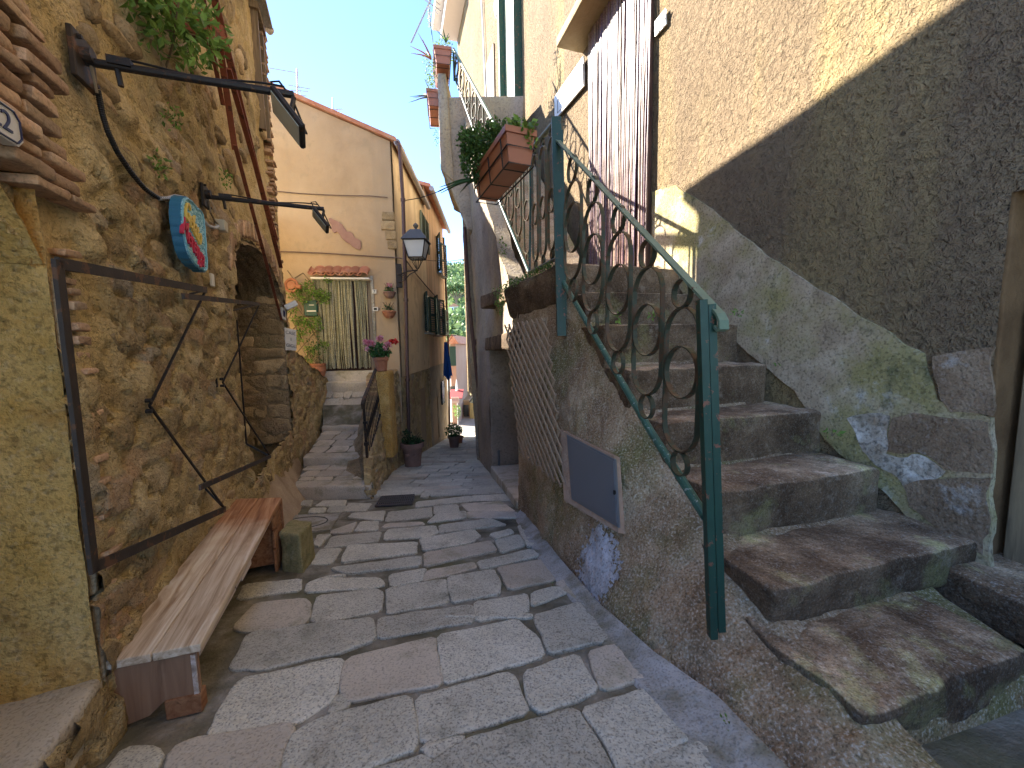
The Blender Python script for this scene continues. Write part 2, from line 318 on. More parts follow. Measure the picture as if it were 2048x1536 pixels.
def lowwall(name):
    m = NM(name); c = m.ramp(m.noise(1.8, 6, .65, .3), [(.3, (.16, .105, .06)), (.5, (.38, .27, .16)), (.72, (.56, .43, .28))])
    c = m.mix(m.ma('MULTIPLY', m.ramp(m.noise(1.4, 4, .6), [(.5, 0.), (.66, 1.)]), .75), c, (.17, .17, .05))
    c = m.mix(m.ma('MULTIPLY', m.ramp(m.noise(2.3, 5, .7, .5), [(.56, 0.), (.68, 1.)]), .55), c, (.26, .15, .07))
    g = m.noise(70, 3, .6); c = m.mix(m.ma('MULTIPLY', m.ramp(g, [(.54, 0.), (.64, 1.)]), .6), c, (.62, .56, .46)); c = m.mix(m.ma('MULTIPLY', m.ramp(g, [(.34, 1.), (.46, 0.)]), .6), c, (.05, .04, .03))
    nr = m.bump(m.noise(32, 4, .6), .02); nr = m.bump(m.noise(90, 3), .007, nr)
    return m.done(c, .93, nr, spec=.15)
m_low = lowwall('weathered_render')
m_skirt = stone('smooth_render_band', [(.25, (.27, .20, .125)), (.5, (.45, .355, .24)), (.75, (.62, .52, .38))], 3.2, speck=[(48, .45)], stains=[(1.2, .45, .6, (.30, .27, .09), .75), (2.6, .58, .68, (.12, .12, .06), .8), (3.1, .6, .72, (.68, .66, .62), .7)], bumps=((40, .01), (110, .004)))
m_white = stone('salt_bloom', [(.3, (.36, .34, .32)), (.6, (.62, .61, .62)), (.8, (.72, .72, .74))], 5, speck=[(60, .4)], bumps=((30, .012), (90, .005)))
m_old = stone('bare_stone', [(.25, (.13, .085, .05)), (.5, (.26, .18, .115)), (.8, (.40, .31, .21))], 3, speck=[(60, .4)], stains=[(5, .58, .68, (.5, .48, .45), .6)], bumps=((16, .02), (70, .008)))
m_granite = stone('granite_paving', [(.2, (.46, .435, .35)), (.45, (.63, .60, .485)), (.75, (.76, .73, .61))], 1.7, speck=[(90, .55), (34, .2)], stains=[(2.3, .55, .7, (.24, .23, .16), .6), (3.7, .58, .72, (.33, .29, .22), .6), (9, .63, .7, (.16, .15, .12), .5)], isl=.16, bumps=((10, .012), (24, .011), (75, .005), (160, .002)), rough=.75, spec=.35)
m_granw = stone('granite_warm', [(.2, (.44, .38, .29)), (.45, (.60, .53, .42)), (.75, (.70, .63, .51))], 1.7, speck=[(80, .35)], stains=[(2.3, .52, .68, (.26, .24, .13), .7)], isl=.16, bumps=((24, .009), (75, .004)), rough=.8)
def mortar():
    m = NM('paving_mortar'); c = m.ramp(m.noise(3.2, 5, .6, .3), [(.3, (.09, .08, .055)), (.45, (.22, .20, .14)), (.58, (.38, .35, .28)), (.70, (.60, .57, .50))])
    c = m.mix(m.ma('MULTIPLY', m.ramp(m.noise(1.1, 4), [(.5, 0.), (.62, 1.)]), .7), c, (.17, .17, .08))
    nr = m.bump(m.noise(30, 4, .6), .015); return m.done(m.mix(m.ma('MULTIPLY', m.noise(60, 3), .6), c, (.12, .11, .09)), .95, m.bump(m.noise(110, 2), .004, nr), spec=.1)
m_mort = mortar()
m_cem = stone('pale_cement', [(.25, (.30, .28, .23)), (.5, (.46, .44, .40)), (.8, (.60, .59, .56))], 5, speck=[(80, .35)], stains=[(3, .45, .62, (.22, .20, .12), .8)], bumps=((25, .01), (80, .004)))
m_step = stone('granite_step', [(.25, (.075, .043, .022)), (.45, (.155, .10, .058)), (.6, (.24, .165, .10)), (.78, (.36, .27, .18))], 2.8, speck=[(105, .45), (45, .25)], stains=[(1.9, .45, .6, (.06, .036, .02), .8), (2.6, .55, .68, (.27, .25, .10), .6), (3.5, .6, .7, (.5, .42, .33), .35)], bumps=((12, .02), (30, .012), (80, .006)), isl=.06, worn_lit=(3.0, 3.1, 3.1))  # treads paler than risers, partly light set into the colour
m_peach = stone('peach_plaster', [(.25, (.40, .29, .18)), (.5, (.48, .355, .225)), (.8, (.54, .41, .265))], .9, stains=[(.8, .5, .68, (.45, .34, .22), .6), (2.6, .58, .66, (.40, .31, .20), .6)], bumps=((20, .006), (70, .002)), streak=(1.6, .54, .66, (.40, .31, .21), .5))
m_yplast = stone('yellow_plaster', [(.25, (.74, .56, .32)), (.5, (.80, .64, .40)), (.8, (.84, .70, .47))], .8, stains=[(1.7, .55, .7, (.42, .30, .17), .6)], bumps=((20, .008),), streak=(1.7, .5, .64, (.50, .37, .22), .5))
m_orange = stone('orange_plaster', [(.25, (.66, .44, .25)), (.6, (.76, .55, .34))], .8, bumps=((20, .008),), streak=(2, .5, .62, (.46, .32, .2), .6))
m_pink = stone('bared_pink_coat', [(.3, (.30, .17, .14)), (.7, (.38, .24, .19))], 4, bumps=((40, .004),))
m_rustr = paint('rusty_iron_red', (.26, .075, .035), .35, .8, 0, (14, .55, (.12, .04, .02)))
m_dark = paint('dark_iron', (.03, .026, .024), .3, .55, .3, (22, .6, (.09, .045, .025)))
m_brsteel = paint('browned_steel', (.055, .042, .034), .4, .6, .3, (9, .56, (.15, .075, .04)))
m_green = paint('green_rail_paint', (.013, .052, .036), .35, .45, 0, (16, .60, (.20, .075, .045)), sc=12)
m_greenl = paint('weathered_green_rail', (.13, .19, .13), .35, .5, 0, (16, .62, (.10, .06, .04)), sc=10)
m_loop = paint('olive_iron_strap', (.055, .065, .042), .45, .45, .2, (12, .5, (.10, .06, .035)), sc=12)
m_shut = paint('dark_green_shutter', (.012, .045, .032), .3, .5)
m_shutg = paint('grey_green_shutter', (.16, .21, .16), .2, .6)
m_terra = stone('terracotta', [(.25, (.32, .13, .075)), (.55, (.42, .18, .10)), (.8, (.50, .26, .17))], 5, speck=[(60, .15)], stains=[(4, .58, .7, (.5, .4, .32), .4)], bumps=((60, .002),), rough=.8)
m_terrad = stone('aged_terracotta', [(.25, (.20, .12, .09)), (.55, (.28, .17, .13)), (.8, (.34, .22, .17))], 4, bumps=((60, .002),), rough=.8)
m_plaspot = stone('planter_plastic', [(.3, (.34, .13, .075)), (.7, (.40, .16, .09))], 3, bumps=((60, .0005),), rough=.45, spec=.4)
m_soil = stone('potting_soil', [(.3, (.03, .02, .015)), (.7, (.07, .05, .035))], 20, bumps=((60, .01),))
m_tile = stone('roof_tile', [(.25, (.36, .14, .08)), (.5, (.50, .23, .14)), (.8, (.52, .34, .24))], 6, isl=.25, bumps=((40, .004),))
m_zinc = paint('zinc_gutter', (.36, .33, .31), .2, .5, .4)
m_pipebr = paint('brown_pipe', (.095, .05, .042), .25, .45, .1)
m_greym = paint('grey_steel_door', (.20, .215, .23), .08, .4, .4, sc=3)
m_trel = paint('taupe_plastic', (.38, .28, .19), .12, .6)
m_wht = paint('white_enamel', (.72, .71, .66), .05, .3)
m_ink = paint('dark_blue_ink', (.02, .025, .08), .1, .4)
m_mar = stone('white_marble', [(.3, (.62, .61, .58)), (.7, (.76, .75, .72))], 6, bumps=((60, .001),), rough=.5)
m_blk = paint('black_rubber', (.012, .012, .012), .2, .5)
m_conw = paint('grey_conduit', (.42, .44, .46), .1, .4)
m_sblue = paint('blue_sign_edge', (.035, .17, .29), .15, .5); m_slb = paint('pale_blue_sign_face', (.22, .50, .62), .15, .5)
m_syel = paint('yellow_letter', (.78, .55, .12), .1, .45); m_sred = paint('crimson_letter', (.62, .03, .08), .1, .45)
m_towel = paint('blue_towel', (.02, .10, .36), .15, .9, bump=.004); m_glass = paint('dark_glass', (.05, .06, .06), .2, .15, 0, spec=.6)
m_lglass = paint('milky_lantern_glass', (.62, .66, .68), .05, .15, 0, spec=.6)
m_mail = paint('green_letterbox', (.015, .07, .055), .1, .35)
m_wood0 = woodm('weathered_pine', (.36, .24, .16), (.78, .70, .62), 'y', 7, rotz=-.4)
m_wood1 = woodm('orange_pine', (.20, .075, .03), (.42, .22, .11), 'y', 7, rotz=-.4)
m_woodp = woodm('brown_panel_wood', (.22, .12, .07), (.36, .22, .13), 'z', 6, .6)
m_woodd = woodm('old_door_wood', (.12, .09, .06), (.30, .22, .13), 'z', 5)
m_doord = woodm('dark_door_wood', (.03, .015, .01), (.10, .05, .035), 'z', 6)
m_floodg = paint('flood_glass', (.50, .52, .44), .2, .2, 0, spec=.5)
l_mid = leafm('leaf_mid', (.035, .085, .02), (.10, .20, .045)); l_lt = leafm('leaf_light', (.09, .17, .03), (.22, .36, .07)); l_dk = leafm('leaf_dark', (.012, .045, .018), (.04, .11, .04))
l_ger = leafm('geranium_leaf', (.03, .09, .025), (.08, .20, .06)); l_aloe = leafm('aloe_leaf', (.09, .10, .06), (.17, .18, .10)); l_red = leafm('aloe_red', (.30, .10, .05), (.42, .17, .08))
f_pink = leafm('pink_petal', (.62, .12, .24), (.85, .45, .50)); f_red = leafm('red_petal', (.5, .01, .02), (.7, .05, .04))
m_moss = leafm('moss_tuft', (.05, .10, .02), (.14, .24, .05))
rng = np.random.default_rng(7)

# ================= ground, paving =================
mb = MB(); xs = np.linspace(-14, 9.5, 120); ys = np.concatenate([np.linspace(-16, -3.2, 20), np.linspace(-3, 8, 120), np.linspace(8.2, 21, 50)])
X, Y = np.meshgrid(xs, ys, indexing='ij'); Zg = gz(np.maximum(Y, -3))-.017+fbm(np.stack([X*6, Y*6, X*0], -1), 4, 3)*.012
mb.grid(np.stack([X, Y, Zg], -1)); tag(mb.build('alley_ground', m_mort, smooth=True), kind='structure')
m_bounce = stone('bounce_flagstones', [(.3, (.60, .56, .48)), (.7, (.72, .68, .60))], 1.5, bumps=()); mb = MB(); mb.hexa([(-14, -16, -.2), (9.4, -16, -.2), (9.4, -1.3, -.2), (-14, -1.3, -.2), (-14, -16, .52), (9.4, -16, .52), (9.4, -1.3, .24), (-14, -1.3, .24)]); tag(mb.build('bounce_paving', m_bounce), kind='structure')  # unseen pale paving behind the camera, added to bounce sunlight into the alley
PAV = [[(693,1317),(869,1273),(883,1368),(702,1400),(683,1384),(686,1349)],[(876,1270),(1032,1238),(1075,1273),(1090,1309),(888,1367)],[(831,1391),(1022,1342),(1057,1424),(845,1488)],[(1048,1344),(1153,1305),(1198,1379),(1085,1424),(1057,1400)],
[(1165,1414),(1313,1369),(1348,1395),(1407,1465),(1247,1536),(1235,1523)],[(1175,1305),(1239,1285),(1298,1355),(1204,1379)],[(1067,1230),(1157,1203),(1223,1277),(1098,1305)],[(759,1234),(942,1207),(950,1242),(755,1277)],[(772,1176),(891,1156),(897,1203),(774,1227)],
[(895,1154),(987,1139),(999,1164),(999,1187),(903,1205)],[(995,1135),(1087,1117),(1110,1160),(1016,1178)],[(950,1203),(1055,1186),(1057,1223),(954,1242)],[(1063,1184),(1110,1172),(1145,1180),(1065,1212)],[(529,1349),(658,1317),(687,1317),(682,1340),(668,1393),(588,1446),(409,1472),(444,1414),(482,1355)],
[(590,1461),(655,1431),(822,1390),(834,1496),(700,1545),(560,1560),(572,1500)],[(380,1480),(576,1446),(588,1458),(567,1484),(546,1570),(330,1580),(340,1500)],[(842,1490),(930,1470),(920,1492),(868,1520)],[(862,1525),(930,1477),(1153,1414),(1204,1504),(1235,1560),(868,1570)],[(690,1560),(855,1505),(866,1570),(700,1620)],
[(497,1264),(646,1244),(746,1235),(749,1279),(687,1302),(529,1337),(460,1337)],[(511,1206),(605,1197),(620,1206),(617,1235),(602,1250),(488,1264),(467,1253)],[(634,1191),(749,1176),(765,1185),(760,1220),(649,1243),(623,1241)],[(617,1165),(640,1156),(757,1154),(769,1168),(749,1175),(611,1184)],[(488,1168),(602,1156),(602,1179),(476,1197)],
[(684,1117),(698,1090),(832,1084),(833,1106),(738,1117),(684,1124)],[(848,1106),(980,1082),(993,1101),(849,1132)],[(840,1077),(947,1058),(961,1072),(942,1085),(848,1101)],[(661,1136),(840,1112),(841,1131),(692,1147)],[(953,1123),(1063,1098),(1080,1112),(963,1139)],[(990,1080),(1039,1068),(1051,1090),(1001,1104)],
[(856,1139),(947,1123),(953,1136),(843,1162)],[(778,1149),(853,1136),(840,1162),(781,1173)],[(770,1066),(778,1058),(870,1050),(876,1064),(851,1074),(770,1078)],[(649,1096),(665,1072),(762,1063),(757,1082)],[(879,1050),(980,1036),(1012,1049),(880,1065)],[(765,1055),(773,1047),(843,1043),(848,1049)],[(708,1061),(722,1043),(757,1042),(755,1060)],
[(856,1045),(872,1029),(931,1022),(933,1035)],[(770,1042),(778,1023),(863,1014),(864,1033)],[(868,1011),(915,1008),(918,1022),(868,1027)],[(921,1007),(1000,1002),(1030,1021),(937,1021)],[(695,1034),(706,1026),(770,1021),(765,1041)],[(832,1014),(834,1003),(942,991),(943,1002)],[(687,1022),(698,1006),(743,1007),(733,1021)],[(747,987),(762,971),(837,968),(835,982)],
[(840,982),(845,968),(926,963),(921,976)],[(923,976),(929,961),(1001,959),(1010,972)],[(841,994),(843,985),(859,984),(856,995)],[(862,992),(864,980),(937,978),(1009,975),(1017,987),(937,988)],[(945,1001),(945,991),(1018,988),(1022,1000)],[(935,1035),(935,1023),(1031,1023),(1042,1035)],[(980,1068),(1020,1057),(1027,1066),(993,1078)],[(1034,1052),(1048,1048),(1076,1088),(1055,1094)],
[(640,1098),(684,1096),(665,1125),(620,1128)],[(628,1088),(640,1092),(662,1068),(634,1070)],[(665,1060),(715,1043),(702,1064),(662,1066)],[(631,1011),(647,1000),(692,1000),(690,1011)],[(616,1026),(622,1016),(653,1015),(649,1024)],[(653,1024),(660,1012),(695,1011),(684,1023)],[(568,1010),(575,1002),(625,1000),(622,1012)],
[(1110,1166),(1130,1160),(1160,1190),(1150,1200)],[(640,1158),(655,1151),(685,1148),(690,1152),(640,1156)],[(668,1396),(684,1386),(698,1403),(690,1412),(655,1428)],[(1240,1540),(1300,1516),(1420,1470),(1440,1500),(1400,1560),(1250,1600)],[(1240,1283),(1262,1276),(1335,1345),(1304,1357)],[(1352,1395),(1384,1386),(1452,1460),(1412,1468)],[(1160,1203),(1190,1215),(1245,1278),(1226,1280)],[(250,1490),(330,1500),(300,1580),(180,1580)],[(884,1233),(1062,1226),(1066,1234),(1040,1236)]]
def paver(mb, pts, h=.0, tilt=(0, 0), zf=gz, inset=.006, rnd=1, seed=0, thick=.03, step=.05, wob=.008):
    p = np.array(pts, float)[:, :2]
    a = .5*np.sum(p[:, 0]*np.roll(p[:, 1], -1)-np.roll(p[:, 0], -1)*p[:, 1])
    if a < 0: p = p[::-1]
    c = p.mean(0)
    for _ in range(rnd):
        q = np.roll(p, -1, 0); L = np.linalg.norm(q-p, axis=1, keepdims=True); k = np.minimum(.2, .032/np.maximum(L, 1e-6)); p = np.stack([p+(q-p)*k, q-(q-p)*k], 1).reshape(-1, 2)
    out = []
    for i in range(len(p)):
        a_, b_ = p[i], p[(i+1) % len(p)]; n = max(1, int(np.linalg.norm(b_-a_)/step)); out += [a_+(b_-a_)*j/n for j in range(n)]
    p = np.array(out); w = np.stack([vn(np.stack([p[:, 0]*9, p[:, 1]*9, p[:, 0]*0+seed+k*7], -1)) for k in (0, 1)], -1)*wob+np.stack([vn(np.stack([p[:, 0]*31, p[:, 1]*31, p[:, 0]*0+seed+k*7], -1)) for k in (0, 1)], -1)*wob*.5; p = p+w
    rings = []
    for ins, dz in ((0, -thick), (0, -.006), (inset*.5, -.001), (inset*1.6, .002), (inset*4, .0035)):
        d = c-p; l = np.linalg.norm(d, axis=1, keepdims=True); q = p+d/l*np.minimum(ins, l*.5); rings.append(np.column_stack([q, zf(q[:, 1])+h+dz+(q-c)@np.array(tilt)]))
    n = len(p); V = np.concatenate(rings); F = [(r*n+i, r*n+(i+1) % n, (r+1)*n+(i+1) % n, (r+1)*n+i) for r in range(4) for i in range(n)]; F.append(tuple(range(4*n, 5*n))); mb.add(V, F)
mb = MB(); mw = MB(); occ = []
for k, pl in enumerate(PAV):
    pts = np.array([G(*q)[:2] for q in pl]); _c = pts.mean(0); _d = pts-_c; pts = _c+_d*(1+.013/np.maximum(np.linalg.norm(_d, axis=1, keepdims=True), .05)); paver(mb if k % 5 else mw, pts, rng.uniform(-.003, .005), rng.uniform(-.008, .008, 2), seed=k)
# regular rows further down the alley
def xl(y): return np.interp(y, [5.6, 6.3, 7, 9.6, 12.6, 22], [-2.4, -2.45, -2.7, -3.0, -3.1, -3.5])
def xr(y): return np.interp(y, [5.6, 7, 8.3, 9.5, 10.8, 22], [-.0, -.2, -.5, -.72, -1.02, -1.9])
y = 6.42; k = 0
while y < 20.8:
    dy = rng.uniform(.26, .42)+max(0, y-10)*.02; x0 = xl(y); xe = xr(y)
    while x0 < xe-.05:
        wdt = rng.uniform(.35, .95); wdt = xe-x0 if xe-x0-wdt < .25 else wdt; g = .012; sk = rng.uniform(-.02, .02, 4)
        paver(mb if rng.random() > .15 else mw, [(x0+g, y+g+sk[0]), (x0+wdt-g, y+g+sk[1]+.04), (x0+wdt-g, y+dy-g+sk[2]*.4+.04), (x0+g, y+dy-g+sk[3]*.4)], rng.uniform(-.004, .006), rng.uniform(-.008, .008, 2), seed=k, step=.12); x0 += wdt; k += 1
    y += dy
tag(mb.build('paving', m_granite), kind='structure'); tag(mw.build('paving_warm', m_granw), kind='structure')
# cement haunch along the foot of the stair wall
mb = MB(); A = [G(*q) for q in ((1640,1680),(1400,1420),(1290,1330),(1180,1215),(1110,1130),(1075,1082),(1040,1025))]; B = [G(*q) for q in ((1540,1680),(1330,1440),(1240,1340),(1150,1210),(1085,1130),(1052,1080),(1028,1030))]
A = np.array(A); B = np.array(B); t = np.linspace(0, 6, 80); A = np.stack([np.interp(t, range(7), A[:, i]) for i in range(3)], -1); B = np.stack([np.interp(t, range(7), B[:, i]) for i in range(3)], -1); s = np.linspace(-.5, 1, 10)[None, :, None]
P = A[:, None]*(1-s)+B[:, None]*s; P[..., 0] += fbm(P*6, 3, 4)*.03*(s[..., 0] > .9); P[..., 2] += .004+.05*(1-sst(-.5, .6, s[..., 0]))+fbm(P*12, 3, 8)*.006-.03*(s[..., 0] > .95)
mb.grid(P, flip=True); tag(mb.build('gutter_cement', m_cem, smooth=True), kind='structure')

# ================= left stone house =================
house = thing('stone_house', 'tall ochre rubble stone house on the left with a deep arched opening and brick patches', 'house', (-3.2, 4, -.6))
def LP(s, z, o=0): return Lw.at(s, z, o)
ss = np.concatenate([np.arange(-2.1, -.2, .06), np.arange(-.2, 6.6, .034)]); zz = np.concatenate([np.arange(-1.5, 4.6, .036), np.arange(4.6, 8.0, .07)])
S_, Z_ = np.meshgrid(ss, zz, indexing='ij'); P = Lw.p+S_[..., None]*Lw.d+Z_[..., None]*VZ
ARC0, ARC1 = 2.88, 6.22
def door_open(s, z): return (s > -1.75) & (s < .092) & (z > .02) & (z < 2.17-.35*np.clip((s+.25)/.35, 0, 1)**2)
def arch_open(s, z): t = (s-(ARC0+ARC1)/2)/((ARC1-ARC0)/2); return (np.abs(t) < 1) & (z > .0) & (z < 2.35+.62*np.sqrt(np.clip(1-t*t, 0, 1)))
def roofz(s): return np.interp(s, [-3.5, 6.45], [7.95, 7.95])
P2, at = relief(P, Lw.n, S_, Z_, amp=.06, cell=(.25, .14), seed=3, base=.05, cover=-.02, gap=(.02, .11))
P2 = P2-(Lw.n*np.clip((Z_-1.2)*.012, 0, .2)[..., None])
sm = (S_[:-1, :-1]+S_[1:, 1:])/2; zm = (Z_[:-1, :-1]+Z_[1:, 1:])/2
keep = ~(door_open(sm, zm) | arch_open(sm, zm) | ((sm > 5.55) & (sm < 6.0) & (zm > 5.1) & (zm < 6.9)))
mbw = MB(); mbw.grid(P2, at, keep, flip=True)
# body behind the facing, gable end, roof
mb = MB(); b0, b1 = LP(-2.08, -1.6, -.95), LP(6.38, -1.6, -.95); IN = -Lw.n*3.2
def ext(p, z): q = np.array(p, float); q[2] = z; return q
mb.hexa([ext(b0, -1.6), ext(b1, -1.6), ext(b1+IN, -1.6), ext(b0+IN, -1.6), ext(b0, 7.9), ext(b1, 7.9), ext(b1+IN, 7.9), ext(b0+IN, 7.9)])
mb.build('core_wall', m_rub2, house)
uu = np.arange(0, 3.6, .05); zz2 = np.arange(-1.5, 7.95, .05); U_, Z2 = np.meshgrid(uu, zz2, indexing='ij'); Pg = LP(6.56, 0)-Lw.n*U_[..., None]+Z2[..., None]*VZ
Pg, ag = relief(Pg, Lw.d, U_, Z2, amp=.03, cell=(.3, .16), seed=9, base=.03); mb = MB(); mb.grid(Pg, ag, flip=False); mb.build('gable_wall', m_rub, house, smooth=True, attr=True)
mb = MB(); q0, q1 = LP(-2.2, 7.93, .22), LP(6.62, 7.93, .22); q2, q3 = q1-Lw.n*4.4, q0-Lw.n*4.4; mb.hexa([q0, q1, q2, q3]+[q+VZ*.14 for q in (q0, q1, q2, q3)]); mb.build('roof', m_tile, house)
mb = MB(); mb.tube([Z(470, -16, 7.85), Z(541, 62, 7.85)], .08, 12); mb.build('gutter', m_zinc, house)
# jambs of the doorway and arch: sheets going inward
def reveal(s0, zlo, zhi, depth, mat, nm, inward=1, amp=.02, cell=(.3, .2), seed=1, attr=True, flip=False, res=.035):
    u = np.arange(-.02, depth, res); z = np.arange(zlo, zhi, res); U, V = np.meshgrid(u, z, indexing='ij'); P = LP(s0, 0)-Lw.n*U[..., None]+V[..., None]*VZ
    P, a = relief(P, -Lw.d*inward, U, V, amp=amp, cell=cell, seed=seed, base=.02, cover=-.4); mb = MB(); mb.grid(P, a, flip=flip); return mb.build(nm, mat, house, smooth=True, attr=attr)
reveal(.10, .0, 2.2, .95, m_ochre, 'door_jamb', 1, .0, seed=4)
mb = MB()
for z0_, z1_ in ((-.35, 1.82),): mb.rock([LP(.135, z0_, .03), LP(.215, z0_, .015), LP(.215, z0_, -.2), LP(.135, z0_, -.2), LP(.13, z1_, .035), LP(.19, z1_, .01), LP(.19, z1_, -.2), LP(.13, z1_, -.2)], .025, 50, .02, 5, 8, .006)
mb.build('corner_render', stone('greyed_ochre_render', [(.3, (.34, .26, .16)), (.55, (.50, .40, .26)), (.75, (.62, .51, .35))], 3, speck=[(60, .35)], bumps=((24, .015), (70, .007))), house, smooth=True, weld=True)
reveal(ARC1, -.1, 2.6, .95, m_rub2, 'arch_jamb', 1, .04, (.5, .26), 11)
mb = MB(); zc = -.25
while zc < 2.45:
    h = rng.uniform(.2, .34); cut = rng.uniform(.35, .6)
    for (u0, u1) in ((0., cut), (cut, .95)):
        o0 = rng.uniform(.01, .05); q = [LP(ARC1, zc)-Lw.n*u0+Lw.d*.1, LP(ARC1, zc)-Lw.n*u1+Lw.d*.1, LP(ARC1, zc)-Lw.n*u1-Lw.d*o0, LP(ARC1, zc)-Lw.n*u0-Lw.d*o0]; mb.rock([q[0]-Lw.n*.01, q[1]+Lw.n*.012, q[2]+Lw.n*.012, q[3]-Lw.n*.01]+[x+VZ*(h-.03) for x in (q[0]-Lw.n*.01, q[1]+Lw.n*.012, q[2]+Lw.n*.012, q[3]-Lw.n*.01)], .05, 9, .035, 5, int(rng.integers(99)), .008)
    zc += h
mb.build('jamb_stones', m_emb, house, smooth=True)
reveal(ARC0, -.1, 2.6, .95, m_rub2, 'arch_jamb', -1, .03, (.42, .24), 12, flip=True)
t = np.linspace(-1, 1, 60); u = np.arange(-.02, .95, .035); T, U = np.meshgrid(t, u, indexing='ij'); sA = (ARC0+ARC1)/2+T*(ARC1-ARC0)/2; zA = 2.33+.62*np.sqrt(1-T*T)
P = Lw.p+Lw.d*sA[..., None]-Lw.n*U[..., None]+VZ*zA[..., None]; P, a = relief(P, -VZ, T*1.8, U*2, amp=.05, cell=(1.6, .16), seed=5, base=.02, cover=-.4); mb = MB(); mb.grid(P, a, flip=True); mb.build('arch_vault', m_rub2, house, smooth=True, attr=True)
mb = MB(); c = LP((ARC0+ARC1)/2, 1.3, -.9); mb.box(c, (1.75, .03, 1.7), math.atan2(Lw.d[1], Lw.d[0])); mb.build('arch_door', m_doord, house)
u = np.arange(-.02, .95, .04); sv = np.arange(-1.75, .12, .04); SV, U = np.meshgrid(sv, u, indexing='ij'); zt = 2.19-.35*np.clip((SV+.25)/.35, 0, 1)**2; P = Lw.p+Lw.d*SV[..., None]-Lw.n*U[..., None]+VZ*zt[..., None]; mb = MB(); mb.grid(P, flip=True); mb.build('lintel', m_ochre, house, smooth=True)
# green door leaf and threshold
mb = MB(); dr = LP(-.82, 1.1, -.42); az = math.atan2(Lw.d[1], Lw.d[0]); mb.box(dr, (.9, .03, 1.1), az, bev=.01)
for k in range(3): mb.box(LP(-.82, .45+k*.62, -.385), (.72, .012, .22), az, bev=.008)
mb.build('door', m_green, house)
mb = MB(); mb.rock([LP(-1.9, -.35, .05), LP(.16, -.35, .02), LP(.16, -.35, -.5), LP(-1.9, -.35, -.5), LP(-1.9, .045, .03), LP(.14, .045, .02), LP(.14, .045, -.5), LP(-1.9, .045, -.5)], .03, 40, .015, 5, 2, .004); mb.build('threshold', m_granw, house, smooth=True, weld=True)
mb = MB(); mb.box(LP(-.05, .15, -.36), (.14, .06, .1), az, bev=.01); mb.build('door_sill', m_woodd, house)
# thin brick courses
mb = MB()
def brick(mb, s, z, l, h, o=.02, tilt=0.):
    du = Lw.d*math.cos(tilt)+VZ*math.sin(tilt); dv = -Lw.d*math.sin(tilt)+VZ*math.cos(tilt); c = LP(s, z, o-.05); n = Lw.n*.075
    q = [c-du*l/2-dv*h/2, c+du*l/2-dv*h/2]; mb.rock([q[0]-n, q[1]-n, q[1]+n, q[0]+n, q[0]-n+dv*h, q[1]-n+dv*h, q[1]+n+dv*h, q[0]+n+dv*h], .014, 3, .012, 9, int(rng.integers(99)), .004)
zc = 2.05
while zc < 5.2:
    h = rng.uniform(.035, .055); sE = np.interp(zc, [2, 2.5, 3.2, 5.2], [.42, .30, .12, -.1])+rng.uniform(-.06, .06); s1 = sE
    while s1 > -1.4:
        l = rng.uniform(.12, .26)
        if not (-.62 < s1-l/2 < -.02 and 2.12 < zc < 2.5) and zc > 2.22-.1*(s1 > 0): brick(mb, s1-l/2, zc, l, h, rng.uniform(.015, .05), rng.uniform(-.04, .04))
        s1 -= l+rng.uniform(.01, .035)
    zc += h+rng.uniform(.012, .028)
zc = -.05
while zc < 1.95:
    h = rng.uniform(.03, .05); o = rng.uniform(.0, .1)
    brick(mb, .255+o*.3, zc, rng.uniform(.07, .13), h*.8, rng.uniform(-.01, .02), rng.uniform(-.08, .08)); zc += h+rng.uniform(.005, .06)
for k in range(26):                                             # brick ring over the arch and round the upper window
    th = math.pi*(k+.5)/26; s = (ARC0+ARC1)/2-math.cos(th)*(ARC1-ARC0)/2*1.06; z = 2.38+.62*1.14*math.sin(th); brick(mb, s, z, .07, .2, .03, (math.pi/2-th)*-.35)
for k in range(60): brick(mb, 6.12+rng.uniform(-.1, .25), 4.3+k*.058, rng.uniform(.14, .3), .038, rng.uniform(.01, .04))
for k in range(30): brick(mb, 6.05+rng.uniform(0, .3)-.25*math.sin(k/29*3.1), 3.15+k*.045, rng.uniform(.12, .2), .034, rng.uniform(.01, .04))
mb.build('brickwork', m_brick, house, smooth=True)
mb = MB()
for k in range(150):
    s = rng.uniform(.45, 6.3); z = rng.uniform(-.9, 5.6); a_, b_ = rng.uniform(.06, .17), rng.uniform(.04, .12)
    if arch_open(np.array(s), np.array(z-.1)) or arch_open(np.array(s+a_), np.array(z)) or arch_open(np.array(s-a_), np.array(z)): continue
    th = np.linspace(0, 2*math.pi, 15)[:-1]; rr = 1+.45*np.array([vn(np.array([math.cos(x)*1.3+k, math.sin(x)*1.3, k*3.])) for x in th]); V = []; F = []
    for j, (f, o) in enumerate(((1.05, -.03), (1., .006), (.8, .02), (.45, .026))): V += [LP(s+a_*f*r*math.cos(x), z+b_*f*r*math.sin(x), o+fbm(np.array([math.cos(x)+k, f*3, math.sin(x)]), 2)*.03) for x, r in zip(th, rr)]
    V.append(LP(s, z, .028)); n = 14; F = [(j*n+i, j*n+(i+1) % n, (j+1)*n+(i+1) % n, (j+1)*n+i) for j in range(3) for i in range(n)]+[(3*n+i, 3*n+(i+1) % n, 4*n) for i in range(n)]; mbw.add(V, F, mi=1)
mbw.build('front_wall', [m_rub, m_emb], house, smooth=True, attr=True)
